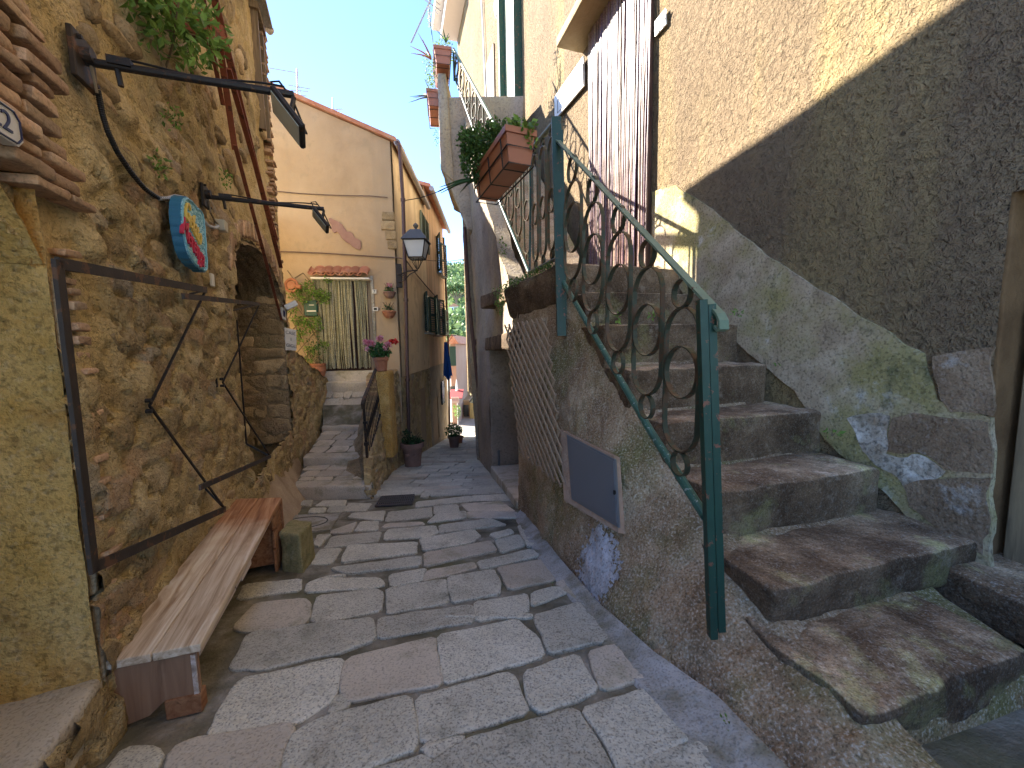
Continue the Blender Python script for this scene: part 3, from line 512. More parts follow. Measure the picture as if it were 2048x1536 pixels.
# upper window
f = MB(); c = LP(5.78, 6.0, -.12); f.box(c, (.24, .12, .92), az); f.build('window', m_glass, house)
f = MB()
for o_ in (-.21, .21): f.box(LP(5.78+o_, 6.0, .01), (.035, .05, .92), az)
f.box(LP(5.78, 6.9, .02), (.3, .07, .05), az); f.build('window_frame', m_woodd, house)
mb = MB(); mb.box(LP(5.55, 7.0, .1), (.5, .1, .03), az); mb.build('lintel_slab', m_cem, house)
# sloping plaster skirt at the wall foot
mb = MB(); s = np.linspace(2.6, 6.6, 60); v = np.linspace(0, 1, 12); S3, V3 = np.meshgrid(s, v, indexing='ij'); gy = (Lw.p+Lw.d*S3[..., None])[..., 1]
P = Lw.p+Lw.d*S3[..., None]+Lw.n*(.32*(1-V3)**1.2-.02)[..., None]*(1-.4*sst(5.4, 6.6, S3))[..., None]+VZ*(gz(gy)-.05+V3*(.62+.25*sst(4.6, 6.6, S3)))[..., None]; P = P+Lw.n*fbm(P*4, 4, 2)[..., None]*.05
mb.grid(P, flip=True); mb.build('plaster_skirt', stone('pinkish_lime', [(.3, (.36, .26, .17)), (.6, (.50, .39, .27)), (.8, (.40, .32, .14))], 2.5, speck=[(60, .2)], bumps=((30, .012),)), house, smooth=True)
# low garden wall past the house corner
gw = thing('low_stone_wall', 'crumbling low rubble wall beside the left steps, under the climbing plant', 'wall', (-4.5, 8, -.7))
sg = PL((-4.3, 7.3), (-4.86, 10.0)); u = np.arange(0, 2.9, .035); v = np.arange(-1.2, 1.9, .035); U, V = np.meshgrid(u, v, indexing='ij'); P = sg.p+sg.d*U[..., None]+VZ*V[..., None]
P, a = relief(P, sg.n, U, V, amp=.05, cell=(.24, .15), seed=21, base=.05, cover=-.2); topv = 1.55-.32*(U/1.2)**1.2+fbm(np.stack([U*5, U*0, U*0], -1), 3)*.12; P[..., 2] = np.minimum(P[..., 2], topv); mb = MB(); mb.grid(P, a, flip=True)
P4 = np.stack([P[:, -1]-sg.n*k*.12 for k in range(5)], 1); mb.grid(P4, np.repeat(a[:, -1:], 5, 1), flip=True); mb.build('facing', m_rub, gw, smooth=True, attr=True)
mb = MB(); a0, a1 = sg.at(0, -1.3, -.06), sg.at(2.8, -1.3, -.06); mb.hexa([a0, a1, a1-sg.n*.4, a0-sg.n*.4]+[ext(q, z) for q, z in ((a0, 1.35), (a1, .45), (a1-sg.n*.4, .45), (a0-sg.n*.4, 1.35))]); mb.build('core', m_rub2, gw)
cw = thing('sun_block_wall', 'added unseen peach wall blocking low sun behind the stone house corner', 'wall', (-6.2, 9, -1)); mb = MB(); mb.box((-6.25, 9.05, 1.8), (.12, .9, 3.0)); mb.build('wall', m_peach, cw)  # out of view, added to keep a sun patch off the alley floor
# ================= stone staircase on the right =================
EV = np.array([.958, .287, 0]); BV = np.array([-.287, .958, 0])
XL = [1.41, 1.36, 1.32, 1.18, 1.02, .90, .80, .76]; YL = [1.41, 1.87, 2.38, 2.85, 3.28, 3.7, 4.15, 4.6]; ZL = [-.01, .21, .54, .90, 1.29, 1.69, 2.07, 2.445]
stair = thing('stone_staircase', 'steep timeworn granite staircase rising on the right to the purple bead curtain door', 'staircase', (1.3, 2, -.3))
def toW(p, o=0.): t = (Ww.n.dot(Ww.p+Ww.n*o-p))/Ww.n.dot(EV); return p+EV*t
for k in range(8):
    p = np.array([XL[k], YL[k], 0]); q = toW(p, -.03); L = np.linalg.norm(q-p)
    if k == 0: L = 1.16
    if k in (2, 4): L -= .10
    dep = .62 if k < 7 else .5; z0 = (ZL[k-1]-.03 if k else -.42); z1 = ZL[k]; r = rng.uniform(-.012, .012, 8)
    a, b = p, p+EV*L; sk = -.01-.012*(k < 3)
    c8 = [a-BV*sk+VZ*z0, b+VZ*(z0+r[0]), b+BV*dep+VZ*z0, a+BV*dep+EV*.03+VZ*z0, a+VZ*(z1+r[1])-EV*.015, b+VZ*(z1+r[2]*.5), b+BV*dep+VZ*(z1+r[3]), a+BV*dep+VZ*(z1+r[4]*.5)]
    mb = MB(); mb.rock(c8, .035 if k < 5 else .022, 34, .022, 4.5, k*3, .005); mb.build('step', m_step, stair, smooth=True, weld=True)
mb = MB()      # landing
p = np.array([XL[7], YL[7], 0])+BV*.45; q = toW(p, -.03); far = 2.5
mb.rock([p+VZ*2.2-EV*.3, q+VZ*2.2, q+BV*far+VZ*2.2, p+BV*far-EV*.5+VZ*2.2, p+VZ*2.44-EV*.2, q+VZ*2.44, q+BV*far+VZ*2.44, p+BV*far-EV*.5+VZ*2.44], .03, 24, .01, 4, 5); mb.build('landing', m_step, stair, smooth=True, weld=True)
ow = PL((.08, 5.36), (-.98, 10.75)); ow_n = -ow.n          # outer wall of the second flight; normal to the street
for k in range(12):
    y0 = 7.3+.42*k; z1 = 2.45+.46*(k+1); a = np.array([np.interp(y0, [5.36, 10.75, 13], [.1, -.96, -1.3])+.12, y0, 0]); t = (Ww.n.dot(Ww.p-a))/Ww.n.dot(EV); b = a+EV*t
    mb = MB(); mb.rock([a+VZ*(z1-.5), b+VZ*(z1-.5), b+BV*.5+VZ*(z1-.5), a+BV*.5+VZ*(z1-.5), a+VZ*z1, b+VZ*z1, b+BV*.5+VZ*z1, a+BV*.5+VZ*z1], .04, 14, .015, 4, k+50); mb.build('upper_step', stone('step_lime', [(.25, (.42, .32, .17)), (.5, (.62, .49, .28)), (.8, (.74, .62, .40))], 3, speck=[(60, .25)], bumps=((20, .015),)) if k == 0 else bpy.data.materials['step_lime'], stair, smooth=True)
# side wall facing the alley
BT = [(1.40, .55), (1.24, .95), (1.12, 1.2), (.99, 1.49), (.84, 1.87), (.66, 2.38), (.525, 2.85), (.44, 3.28), (.36, 3.7), (.275, 4.15), (.215, 4.6), (.15, 5.0), (.08, 5.36)]
TP = [(1.6, .7, -.15), (1.52, 1.05, -.14), (1.46, 1.25, -.10), (1.42, 1.48, -.03), (1.375, 1.87, .03), (1.335, 2.38, .25), (1.20, 2.85, .58), (1.05, 3.28, .94), (.93, 3.7, 1.33), (.80, 4.15, 1.75), (.62, 4.55, 2.12), (.42, 4.9, 2.2), (.14, 5.38, 2.2)]
tt = np.linspace(0, 12, 420); Bp = np.stack([np.interp(tt, range(13), [b[0] for b in BT]), np.interp(tt, range(13), [b[1] for b in BT])], -1); Bp = np.column_stack([Bp, gz(Bp[:, 1])-.06]); Tp = np.stack([np.interp(tt, range(13), [b[i] for b in TP]) for i in range(3)], -1)
vv = np.linspace(0, 1, 120); P = Bp[:, None]*(1-vv)[None, :, None]+Tp[:, None]*vv[None, :, None]
bulge = np.sin(vv*math.pi)[None, :]*.04; nrm = np.cross(np.gradient(P, axis=0), np.gradient(P, axis=1)); nrm /= np.linalg.norm(nrm, axis=-1, keepdims=True); nrm *= np.sign(nrm[..., 0:1])*-1
P = P+nrm*(fbm(P*3.2, 4, 6)*.045+bulge+fbm(P*16, 3, 7)*.014)[..., None]
mb = MB(); mb.grid(P); TT = P[:, -1:]; mb.grid(np.concatenate([TT, TT+np.array([.14, .04, -.02])], 1)); side = mb.build('side_wall', m_low, stair, smooth=True); PSD = P.reshape(-1, 3).copy(); NSD = nrm.reshape(-1, 3).copy()
def onside(px, py, o=0.):           # point of the side wall seen at a pixel (nearest grid vertex to that ray)
    d = ray(px, py); d = d/np.linalg.norm(d); q = PSD-EYE; t = q@d; e = np.linalg.norm(q-t[:, None]*d, axis=1); i = int(np.argmin(e)); return PSD[i]+NSD[i]*o
# salt bloom patch on the side wall, displaced with it
q0 = onside(1190, 1125); dd = np.linalg.norm(P-q0, axis=-1)+fbm(P*6, 3, 3)*.13+fbm(P*40, 2, 3)*.14; kk = (dd < .25)[:-1, :-1]
mb = MB(); mb.grid(P+nrm*.004, keep=kk); mb.build('salt_bloom', m_white, stair, smooth=True)
# core
mb = MB()
for i in range(3, 12):
    b0, b1, t0, t1 = BT[i], BT[i+1], TP[i], TP[i+1]; f = lambda b, z, o=.25: np.array([b[0]+o, b[1], z])
    mb.hexa([f(b0, -1.6), f(b1, -1.6), f(b1, -1.6, 1.6), f(b0, -1.6, 1.6), np.array(t0)+[.12, 0, -.06], np.array(t1)+[.12, 0, -.06], np.array(t1)+[1.2, .3, -.08], np.array(t0)+[1.2, .3, -.08]])
mb.build('core', m_low, stair)
# corbelled landing stone
c_ = [D(1122, 522, 4.42), D(1006, 578, 5.55)]; nb = np.array([.93, .3, 0])
A0, A1 = c_[0].copy(), c_[1].copy()
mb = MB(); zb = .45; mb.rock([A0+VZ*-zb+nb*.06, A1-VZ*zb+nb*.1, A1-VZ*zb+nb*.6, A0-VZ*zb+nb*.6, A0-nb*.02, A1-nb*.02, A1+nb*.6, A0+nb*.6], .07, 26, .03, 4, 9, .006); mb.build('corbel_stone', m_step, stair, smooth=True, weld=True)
mb = MB(); mb.rock([A0+VZ*-.75+nb*.16, A1-VZ*.8+nb*.18, A1-VZ*.8+nb*.6, A0-VZ*.75+nb*.6, A0-VZ*.4+nb*.08, A1-VZ*.4+nb*.08, A1-VZ*.4+nb*.6, A0-VZ*.4+nb*.6], .08, 20, .03, 4, 19, .006); mb.build('corbel_foot', m_low, stair, smooth=True, weld=True)

# ================= block under the second flight, with doorway =================
blk = thing('stair_block', 'rough plastered block under the upper flight with a low doorway and a sunlit strip', 'building', (-.3, 8, -1.2))
m_pale = stucco('grey_pink_render', (.50, .42, .33), (.30, .25, .20), yel=.3, bumpd=.03, bs=20)
def OWP(y, z, o=0.): return np.array([.08-(y-5.36)*.1967, y, z])+ow_n*o
ow_n = np.array([-.981, -.193, 0])
yy = np.arange(5.36, 10.76, .05); zz = np.arange(-2., 7.9, .05); Yq, Zq = np.meshgrid(yy, zz, indexing='ij'); Pq = np.stack([.08-(Yq-5.36)*.1967, Yq, Zq], -1)
top = np.interp(yy, [5.3, 6.2, 6.8, 9.7, 10.8], [2.2, 2.9, 3.5, 6.9, 7.6])[:, None]; Pq[..., 2] = np.minimum(Pq[..., 2], top)
lean = np.clip((Pq[..., 2]-2.2)*.05, 0, .3); Pq = Pq+ow_n*(lean+fbm(Pq*1.6, 3, 5)*.06+fbm(Pq*14, 2, 5)*.012)[..., None]
ym = (Yq[:-1, :-1]+Yq[1:, 1:])/2; zm = (Zq[:-1, :-1]+Zq[1:, 1:])/2; keep = ~((ym < 8.2) & (zm < 1.58)) & ((Pq[:-1, 1:, 2]-Pq[:-1, :-1, 2]) > .01)
mb = MB(); mb.grid(Pq, keep=keep, flip=True); P5 = np.stack([Pq[:, -1]-ow_n*k*.06 for k in range(5)], 1); mb.grid(P5, flip=True); mb.build('outer_wall', m_pale, blk, smooth=True)
mb = MB()
def O3(y, z, o): return OWP(y, z, o)
mb.hexa([O3(5.45, 1.62, -.3), O3(10.7, 1.62, -.3), O3(10.7, 1.62, -1.4), O3(5.45, 1.62, -1.3), O3(5.45, 2.1, -.3), O3(10.7, 7., -.3), O3(10.7, 7., -1.4), O3(5.45, 2.1, -1.3)])
mb.hexa([O3(5.4, -1.4, -.75), O3(8.3, -1.6, -.75), O3(8.3, -1.6, -1.2), O3(5.4, -1.4, -1.2), O3(5.4, 1.7, -.75), O3(8.3, 1.7, -.75), O3(8.3, 1.7, -1.2), O3(5.4, 1.7, -1.2)])
mb.build('core', m_low, blk)
mb = MB(); mb.rock([O3(8.2, -1.7, .0), O3(10.9, -2., .0), O3(10.9, -2, -1), O3(8.2, -1.7, -1.2), O3(8.2, 1.6, .0), O3(10.9, 1.6, .0), O3(10.9, 1.6, -1), O3(8.2, 1.6, -1.2)], .03, 24, .015, 4, 3); mb.build('doorway_jamb', m_pale, blk, smooth=True)
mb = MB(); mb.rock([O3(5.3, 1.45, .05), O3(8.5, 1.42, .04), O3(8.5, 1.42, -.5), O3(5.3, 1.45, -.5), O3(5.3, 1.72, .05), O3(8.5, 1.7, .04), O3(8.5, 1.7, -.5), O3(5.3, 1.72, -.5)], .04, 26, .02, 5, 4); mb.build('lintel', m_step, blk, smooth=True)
mb = MB(); mb.rock([O3(5.5, -1.3, .03), O3(8.2, -1.7, .03), O3(8.2, -1.7, -.7), O3(5.5, -1.3, -.7), O3(5.5, gz(5.5)+.10, .02), O3(8.2, gz(8.2)+.22, .02), O3(8.2, gz(8.2)+.22, -.7), O3(5.5, gz(5.5)+.10, -.7)], .03, 26, .01, 4, 6); mb.build('threshold', m_granw, blk, smooth=True)
mb = MB(); mb.box(O3(6.4, .2, -.62), (.06, .6, 1.3), .19, bev=.01); mb.build('door', m_doord, blk)

# ================= right house =================
rh = thing('rendered_house', 'tall rough rendered house on the right, sunlit above and shaded below', 'house', (2.6, 4, 0))
s = np.concatenate([np.arange(-15.7, -6, .1), np.arange(-6, 7.5, .05), np.arange(7.6, 14, .2)]); z = np.concatenate([np.arange(-.8, 9, .07), np.arange(9, 20, .2)]); S_, Z_ = np.meshgrid(s, z, indexing='ij'); Pw = Ww.p+Ww.d*S_[..., None]+VZ*Z_[..., None]; Pw = Pw+Ww.n*(fbm(Pw*.8, 3, 2)*.012+fbm(Pw*5, 3, 3)*.005)[..., None]
sm = (S_[:-1, :-1]+S_[1:, 1:])/2; zm = (Z_[:-1, :-1]+Z_[1:, 1:])/2; sD = 2.76; keep = ~((sm > sD) & (sm < sD+2.1) & (zm < 2.38))
mb = MB(); mb.grid(Pw, keep=keep); mb.build('front_wall', m_stucco, rh, smooth=True)
mb = MB(); W3 = lambda s_, z_, o=0.: Ww.at(s_, z_, o)
mb.hexa([W3(-15.68, -1, -.12), W3(13.8, -1, -.5), W3(13.8, -1, -3), W3(-15.68, -1, -3), W3(-15.68, 20, -.12), W3(13.8, 20, -.5), W3(13.8, 20, -3), W3(-15.68, 20, -3)]); mb.build('core', m_low, rh)
# doorway at the right edge: reveal, lintel, boarded door
azw = math.atan2(Ww.d[1], Ww.d[0])
mb = MB(); mb.rock([W3(sD-.12, -.3, -.012), W3(sD, -.3, -.012), W3(sD, -.3, -.5), W3(sD-.12, -.3, -.5), W3(sD-.12, 2.42, -.012), W3(sD, 2.42, -.012), W3(sD, 2.42, -.5), W3(sD-.12, 2.42, -.5)], .015, 24, .012, 5, 2); mb.build('door_reveal', stone('tan_reveal', [(.3, (.10, .055, .025)), (.6, (.18, .105, .05)), (.8, (.14, .09, .05))], 3, bumps=((30, .01),)), rh, smooth=True)
mb = MB(); mb.box(W3(sD+1., 2.52, -.26), (1.06, .25, .13), azw); mb.build('door_lintel', m_old, rh)
mb = MB()
for k in range(8): mb.box(W3(sD+.13+.2*k, 1.15, -.22), (.097, .02, 1.22), azw, bev=.006)
mb.build('boarded_door', m_woodd, rh)
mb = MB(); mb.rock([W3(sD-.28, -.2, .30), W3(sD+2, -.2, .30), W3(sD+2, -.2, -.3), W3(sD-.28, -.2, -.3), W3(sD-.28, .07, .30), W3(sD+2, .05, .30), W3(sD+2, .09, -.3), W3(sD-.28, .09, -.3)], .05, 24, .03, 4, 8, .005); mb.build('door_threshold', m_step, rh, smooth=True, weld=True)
# smooth band beside the stairs and bare stone patches, laid on the wall
def plate(pix, o, th, mat, nm, par, wob=.02, step=.04):
    pts = [Ww(*q) for q in pix]; sz = [((p-Ww.p).dot(Ww.d), p[2]) for p in pts]; p2 = np.array(sz); out = []
    for i in range(len(p2)):
        a_, b_ = p2[i], p2[(i+1) % len(p2)]; n = max(1, int(np.linalg.norm(b_-a_)/step)); out += [a_+(b_-a_)*j/n for j in range(n)]
    p2 = np.array(out); p2 = p2+np.stack([fbm(np.stack([p2[:, 0]*6, p2[:, 1]*6, p2[:, 0]*0+k], -1), 3) for k in (0, 9)], -1)*wob*2
    m_ = MB(); m_.prism([tuple(q) for q in p2], Ww.p+Ww.n*o, Ww.d, VZ, Ww.n, th); return m_.build(nm, mat, par)
plate([(1306,385),(1352,372),(1410,408),(1480,465),(1560,528),(1700,618),(1850,708),(1864,760),(1872,800),(1985,838),(1985,1140),(1880,1110),(1780,990),(1650,880),(1590,780),(1480,690),(1390,620),(1350,560),(1306,545)], -.03, .046, m_skirt, 'smooth_band', rh, .012)
m_salt = stone('flaking_limewash', [(.35, (.30, .24, .17)), (.5, (.48, .43, .36)), (.65, (.74, .70, .64))], 5, speck=[(40, .55)], stains=[(3, .55, .68, (.25, .22, .15), .8)], bumps=((18, .02), (70, .006)))
plate([(1866,714),(1990,690),(1992,835),(1900,822),(1878,800)], .0, .024, m_old, 'bare_stone', rh, .02)
plate([(1792,832),(1830,822),(1980,850),(1985,940),(1900,938),(1850,905),(1778,900)], .0, .026, m_old, 'bare_stone', rh, .02)
plate([(1812,968),(1985,948),(1975,1110),(1890,1060),(1820,1010)], .0, .026, m_old, 'bare_stone', rh, .02)
plate([(1700,835),(1790,826),(1776,905),(1850,910),(1900,945),(1860,975),(1830,1010),(1790,950),(1730,900)], .0, .021, m_salt, 'limewash_patch', rh, .03)
# canopy slab over the curtain door
mb = MB(); a_, b_ = W3(-3.3, 8.05), W3(-.2, 8.05)
ca = Ww(1178, 60); cz = Ww(1197, 57)[2]
sA = (Ww(1165, 60)-Ww.p).dot(Ww.d); mb.rock([W3(sA, cz, .52), W3(sA+2.6, cz, .52), W3(sA+2.6, cz, -.1), W3(sA, cz, -.1), W3(sA, cz+.16, .52), W3(sA+2.6, cz+.16, .52), W3(sA+2.6, cz+.16, -.1), W3(sA, cz+.16, -.1)], .02, 16, .008, 4, 2); mb.build('door_canopy', stone('canopy_render', [(.3, (.26, .19, .10)), (.7, (.36, .28, .17))], 3, bumps=((30, .008),)), rh, smooth=True)
# upper green door with frame, niche, far windows
mb = MB(); gl = (Ww(1012, 120)-Ww.p).dot(Ww.d); gr = (Ww(1042, 120)-Ww.p).dot(Ww.d); zb = Ww(1043, 240)[2]; zc = (zb+11.6)/2
mb.box(W3((gl+gr)/2, zc, .0), ((gr-gl)/2, .04, (11.6-zb)/2), azw); mb.build('upper_door', paint('faded_green_door', (.22, .24, .15), .25, .6), rh)
for s1, w_ in ((gl, .07), (gr, .10)):
    mb = MB(); mb.box(W3(s1, zc, .10), (w_, .12, (11.6-zb)/2), azw, bev=.01); mb.build('door_frame', m_green, rh)
nl = (Ww(973, 170)-Ww.p).dot(Ww.d); nr = (Ww(991, 170)-Ww.p).dot(Ww.d); z0 = Ww(985, 240)[2]; z1 = Ww(985, 100)[2]
mb = MB(); mb.box(W3((nl+nr)/2, (z0+z1)/2, .02), ((nr-nl)/2, .03, (z1-z0)/2), azw); mb.build('shuttered_niche', m_woodd, rh)
# neighbouring house end beyond
r2 = thing('narrow_house', 'narrow house end beyond the stairs with a brown downpipe, carrying the small roof terrace', 'house', (-.9, 12, -2))
mb = MB(); ylist = [10.75, 22.]; zs = np.linspace(-4.2, 7.4, 60)
def r2p(x0, x1, y0, y1, nn, sd):
    u = np.linspace(0, 1, nn); U, Zr = np.meshgrid(u, zs, indexing='ij'); P = np.stack([x0+(x1-x0)*U-.035*np.clip(Zr, -2, 12)*np.ones_like(U), y0+(y1-y0)*U, Zr], -1); return P+fbm(P*2.2, 4, sd)[..., None]*np.array([.04, .04, 0])
mb.grid(r2p(-1.10, .9, 10.75, 10.75, 50, 1)); mb.grid(r2p(-1.10, -2.05, 10.75, 22, 60, 1), flip=True); mb.grid(r2p(-2.05, .9, 22, 22, 10, 3), flip=True); mb.build('wall', m_pale, r2, smooth=True)
mb = MB(); mb.hexa([(-.9, 10.95, -4), (.7, 10.95, -4), (.7, 21.8, -4), (-1.9, 21.8, -4), (-1.15, 10.95, 7.4), (.4, 10.95, 7.4), (.4, 21.8, 7.4), (-2.1, 21.8, 7.4)]); mb.build('core', m_low, r2)
mb = MB(); pp = [D(929, 455, 10.62), D(938, 600, 10.62), D(947, 690, 10.62), D(958, 790, 10.62), D(962, 915, 10.62)]; mb.tube(pp, .05, 10)
for q in (pp[1], pp[3]): mb.tube([q-VZ*.05, q+VZ*.05], .068, 10)
mb.tube([D(948, 690, 10.62), D(953, 681, 10.6), D(968, 684, 10.5)], .05, 8); tag(mb.build('downpipe', m_pipebr, r2), 'x')
del bpy.data.objects['downpipe']['label']
mb = MB(); mb.box(D(903, 12, 19.), (.75, 1.4, .16), .29, bev=.03); mb.box(D(909, 34, 19.), (.5, 1.2, .16), .29, bev=.03); mb.build('eave', m_wht, rh)
# terrace
ter = thing('roof_terrace', 'small corbelled terrace high over the alley, with planters on its edge', 'balcony', (-1.3, 10.6, 6))
tl, tr_ = D(881, 346, 9.75), D(897, 188, 9.75); X0 = tl[0]; zt = 7.95; zbm = tl[2]
mb = MB(); mb.rock([(X0, 9.75, zbm+.1), (X0+.32, 9.75, zbm-.2), (X0+.5, 12.6, zbm-.2), (X0-.1, 12.6, zbm+.1), (X0, 9.75, zt), (X0+.2, 9.75, zt), (X0+.2, 12.6, zt), (X0-.1, 12.6, zt)], .04, 22, .02, 3, 2); mb.build('parapet', m_pale, ter, smooth=True)
mb = MB(); mb.rock([(X0+.15, 9.8, zbm+.05), (.4, 9.8, zbm+.3), (.2, 12.6, zbm+.3), (X0+.15, 12.6, zbm+.05), (X0+.15, 9.8, 7.45), (.4, 9.8, 7.45), (.2, 12.6, 7.45), (X0+.15, 12.6, 7.45)], .04, 22, .02, 3, 3); mb.build('slab', m_pale, ter, smooth=True)
mb = MB(); mb.rock([(X0+.6, 9.9, zbm-1.3), (X0+.9, 9.9, zbm-1.3), (X0+.9, 10.8, zbm-1.3), (X0+.6, 10.8, zbm-1.3), (X0+.05, 9.78, zbm+.12), (X0+1., 9.78, zbm+.12), (X0+1., 11, zbm+.12), (X0+.05, 11, zbm+.12)], .05, 16, .02, 3, 4); mb.build('corbel', m_pale, ter, smooth=True)

# ================= peach house and the row along the alley =================
ph = thing('peach_house', 'peach plastered gable house at the bend, its plaster fallen off in one pink patch', 'house', (-4.5, 10.3, -1.6))
Fu = np.linalg.norm([2.97, .48]); sd_ = Sw.d
def FP(u, z, o=0.): return Fw.p+Fw.d*u+Fw.n*o+VZ*z
zr = Fw(785, 283)[2]; zl2 = Fw(597, 203)[2]; ul = (Fw(597, 203)-Fw.p).dot(Fw.d); slope = (zl2-zr)/(Fu-ul); zL = zr+slope*Fu
mb = MB(); mb.prism([(-2, -2.6), (Fu, -2.6), (Fu, zr), (-2, zr+slope*(Fu+2))], Fw.p-Fw.n*.02, Fw.d, VZ, sd_, 4.44); mb.build('core', m_peach, ph)
uu = np.linspace(-2, Fu, 120); vv_ = np.linspace(0, 1, 150); U, V = np.meshgrid(uu, vv_, indexing='ij'); zt_ = zr+slope*(Fu-U); Zf = -2.6+V*(zt_+2.6); Pf = Fw.p+Fw.d*U[..., None]+VZ*Zf[..., None]; Pf = Pf+Fw.n*(fbm(Pf*1.1, 3, 4)*.03+fbm(Pf*7, 3, 4)*.008+.02)[..., None]
mb = MB(); mb.grid(Pf); mb.build('front_plaster', m_peach, ph, smooth=True)
# side face: plaster above, rubble below
y1 = 14.9; L1 = 4.45; u = np.linspace(0, L1, 60); v = np.linspace(.72, zr, 70); U, V = np.meshgrid(u, v, indexing='ij'); Ps = Sw.p+Sw.d*U[..., None]+VZ*V[..., None]; Ps = Ps+Sw.n*(fbm(Ps*1.1, 3, 6)*.03+.045)[..., None]
mb = MB(); mb.grid(Ps, flip=True); mb.build('side_plaster', m_yplast, ph, smooth=True)
u = np.arange(0, L1+.02, .05); v = np.arange(-3.2, .74, .05); U, V = np.meshgrid(u, v, indexing='ij'); Ps = Sw.p+Sw.d*U[..., None]+VZ*V[..., None]; Ps, a = relief(Ps, Sw.n, U, V, amp=.04, cell=(.26, .17), seed=31, base=.03)
km = (U[:-1, :-1]+U[1:, 1:])/2; kz = (V[:-1, :-1]+V[1:, 1:])/2; ground_ok = kz > -9
def sY(px, py): return (Sw(px, py)-Sw.p).dot(Sw.d)
d1 = (sY(840, 800), sY(850, 800)); dz1 = Sw(842, 776)[2]; mb = MB(); mb.grid(Ps, a, ~((km > d1[0]) & (km < d1[1]) & (kz < dz1) & (kz > -2.0)), flip=True); mb.build('side_rubble', m_rub, ph, smooth=True, attr=True)
azs = math.atan2(Sw.d[1], Sw.d[0])
mb = MB(); mb.box(Sw.at((d1[0]+d1[1])/2, (dz1-2)/2, -.12), ((d1[1]-d1[0])/2, .03, (dz1+2.2)/2), azs); mb.build('side_door', m_doord, ph)
mb = MB()    # roof
thk = .1; p0 = [(-2.1, zr+slope*(Fu+2.1)), (Fu+.16, zr-slope*.16)]; mb.prism([p0[0], p0[1], (p0[1][0], p0[1][1]+thk), (p0[0][0], p0[0][1]+thk)], Fw.p+Fw.n*.12+VZ*.02, Fw.d, VZ, sd_, 4.6); mb.build('roof', m_tile, ph)
mb = MB(); e0 = Sw.at(-.08, zr-.06, .2); e1 = Sw.at(L1+.1, zr-.06, .2); mb.tube([e0, e1], .085, 10)
for k in range(5): q = e0+(e1-e0)*(k+.5)/5; mb.tube([q+VZ*.01, q+(e1-e0)*.012], .092, 10)
mb.build('gutter', m_zinc, ph)
mb = MB(); pa = [Fw(799, 292, .12), Fw(806, 400, .12), Fw(812, 600, .12), Fw(815, 760, .12), Fw(818, 880, .12)]; mb.tube([e0, pa[0]]+pa[1:], .048, 10)
for q in (pa[1], pa[2], pa[3]): mb.tube([q-VZ*.04, q+VZ*.04], .062, 10)
mb.build('downpipe', m_pipebr, ph)
# fallen plaster patch, bare corner stones
pp = [(606,218),(615,216),(622,221),(640,228),(655,238),(660,246),(668,256),(672,262),(684,262),(692,268),(696,276),(700,282),(712,287),(720,292),(722,300),(721,316),(716,322),(700,316),(690,310),(682,302),(672,298),(662,290),(652,282),(648,272),(636,262),(626,266),(620,260),(616,250),(618,240),(610,232)]
pp = [(557+(x-606)*1.0, y) for x, y in pp]
pp = [(658+(x-557)*.56, 437+(y-216)*.6) for x, y in pp]
ps = [Fw(*q) for q in pp]; mb = MB(); mb.prism([((p-Fw.p).dot(Fw.d), p[2]) for p in ps], Fw.p+Fw.n*.0, Fw.d, VZ, Fw.n, .055); mb.build('bared_patch', m_pink, ph)
mb = MB()
for (x0, x1, ya, yb) in ((765, 790, 425, 442), (763, 791, 443, 461), (772, 793, 463, 480), (776, 795, 482, 499)):
    a_, b_, c_2 = Fw(x0, yb), Fw(x1, yb), Fw(x0, ya); n = Fw.n*.07; h_ = VZ*(c_2[2]-a_[2]); mb.rock([a_, b_, b_+n, a_+n, a_+h_, b_+h_, b_+n+h_, a_+n+h_], .03, 6, .02, 5, x0)
mb.build('corner_stones', m_emb, ph, smooth=True)
# doorway under the tile awning
dl, dr_, dtp = Fw(640, 742), Fw(744, 742), Fw(690, 563); uc = ((dl+dr_)/2-Fw.p).dot(Fw.d); hw = np.linalg.norm((dr_-dl)[:2])/2; azf = math.atan2(Fw.d[1], Fw.d[0])
mb = MB(); mb.box(FP(uc, (dl[2]+dtp[2])/2, .02), (hw, .03, (dtp[2]-dl[2])/2), azf); mb.build('door', m_doord, ph)
mb = MB(); th_ = np.linspace(-math.pi/2, math.pi/2, 9); nt_ = 6; aw0 = (Fw(633, 553)-Fw.p).dot(Fw.d); aw1 = (Fw(739, 553)-Fw.p).dot(Fw.d); zw = Fw(690, 556)[2]; wdt = (aw1-aw0)/nt_
for k in range(nt_):
    for (cx, sg, rad) in ((aw0+wdt*(k+.5), 1, .62), (aw0+wdt*k, -1, .5)):
        V = []
        for (o, dz) in ((.0, .22), (.34, .0)):
            for rr_ in (rad, rad*.86):
                for a_ in np.linspace(0, math.pi, 9): V.append(FP(cx-math.cos(a_)*wdt*rr_, zw+dz+sg*math.sin(a_)*wdt*rr_*.75+(.08 if sg < 0 else 0), o))
        F = []
        for j in range(8): F += [(j, j+1, 19+j-1+0, 18+j), (9+j, 27+j, 28+j, 10+j), (18+j, 19+j, 28+j, 27+j)]
        mb.add(V, F)
mb.build('tile_awning', m_tile, ph)
mb = MB(); mb.box(FP((aw0+aw1)/2, zw-.06, .16), ((aw1-aw0)/2+.05, .16, .025), azf, bev=.008); mb.build('awning_shelf', m_wht, ph)
mb = MB(); q = (Fw(748, 640)-Fw.p).dot(Fw.d); mb.box(FP(q, 2.2, .03), (.035, .02, 1.2), azf); mb.build('grey_jamb_strip', m_cem, ph)
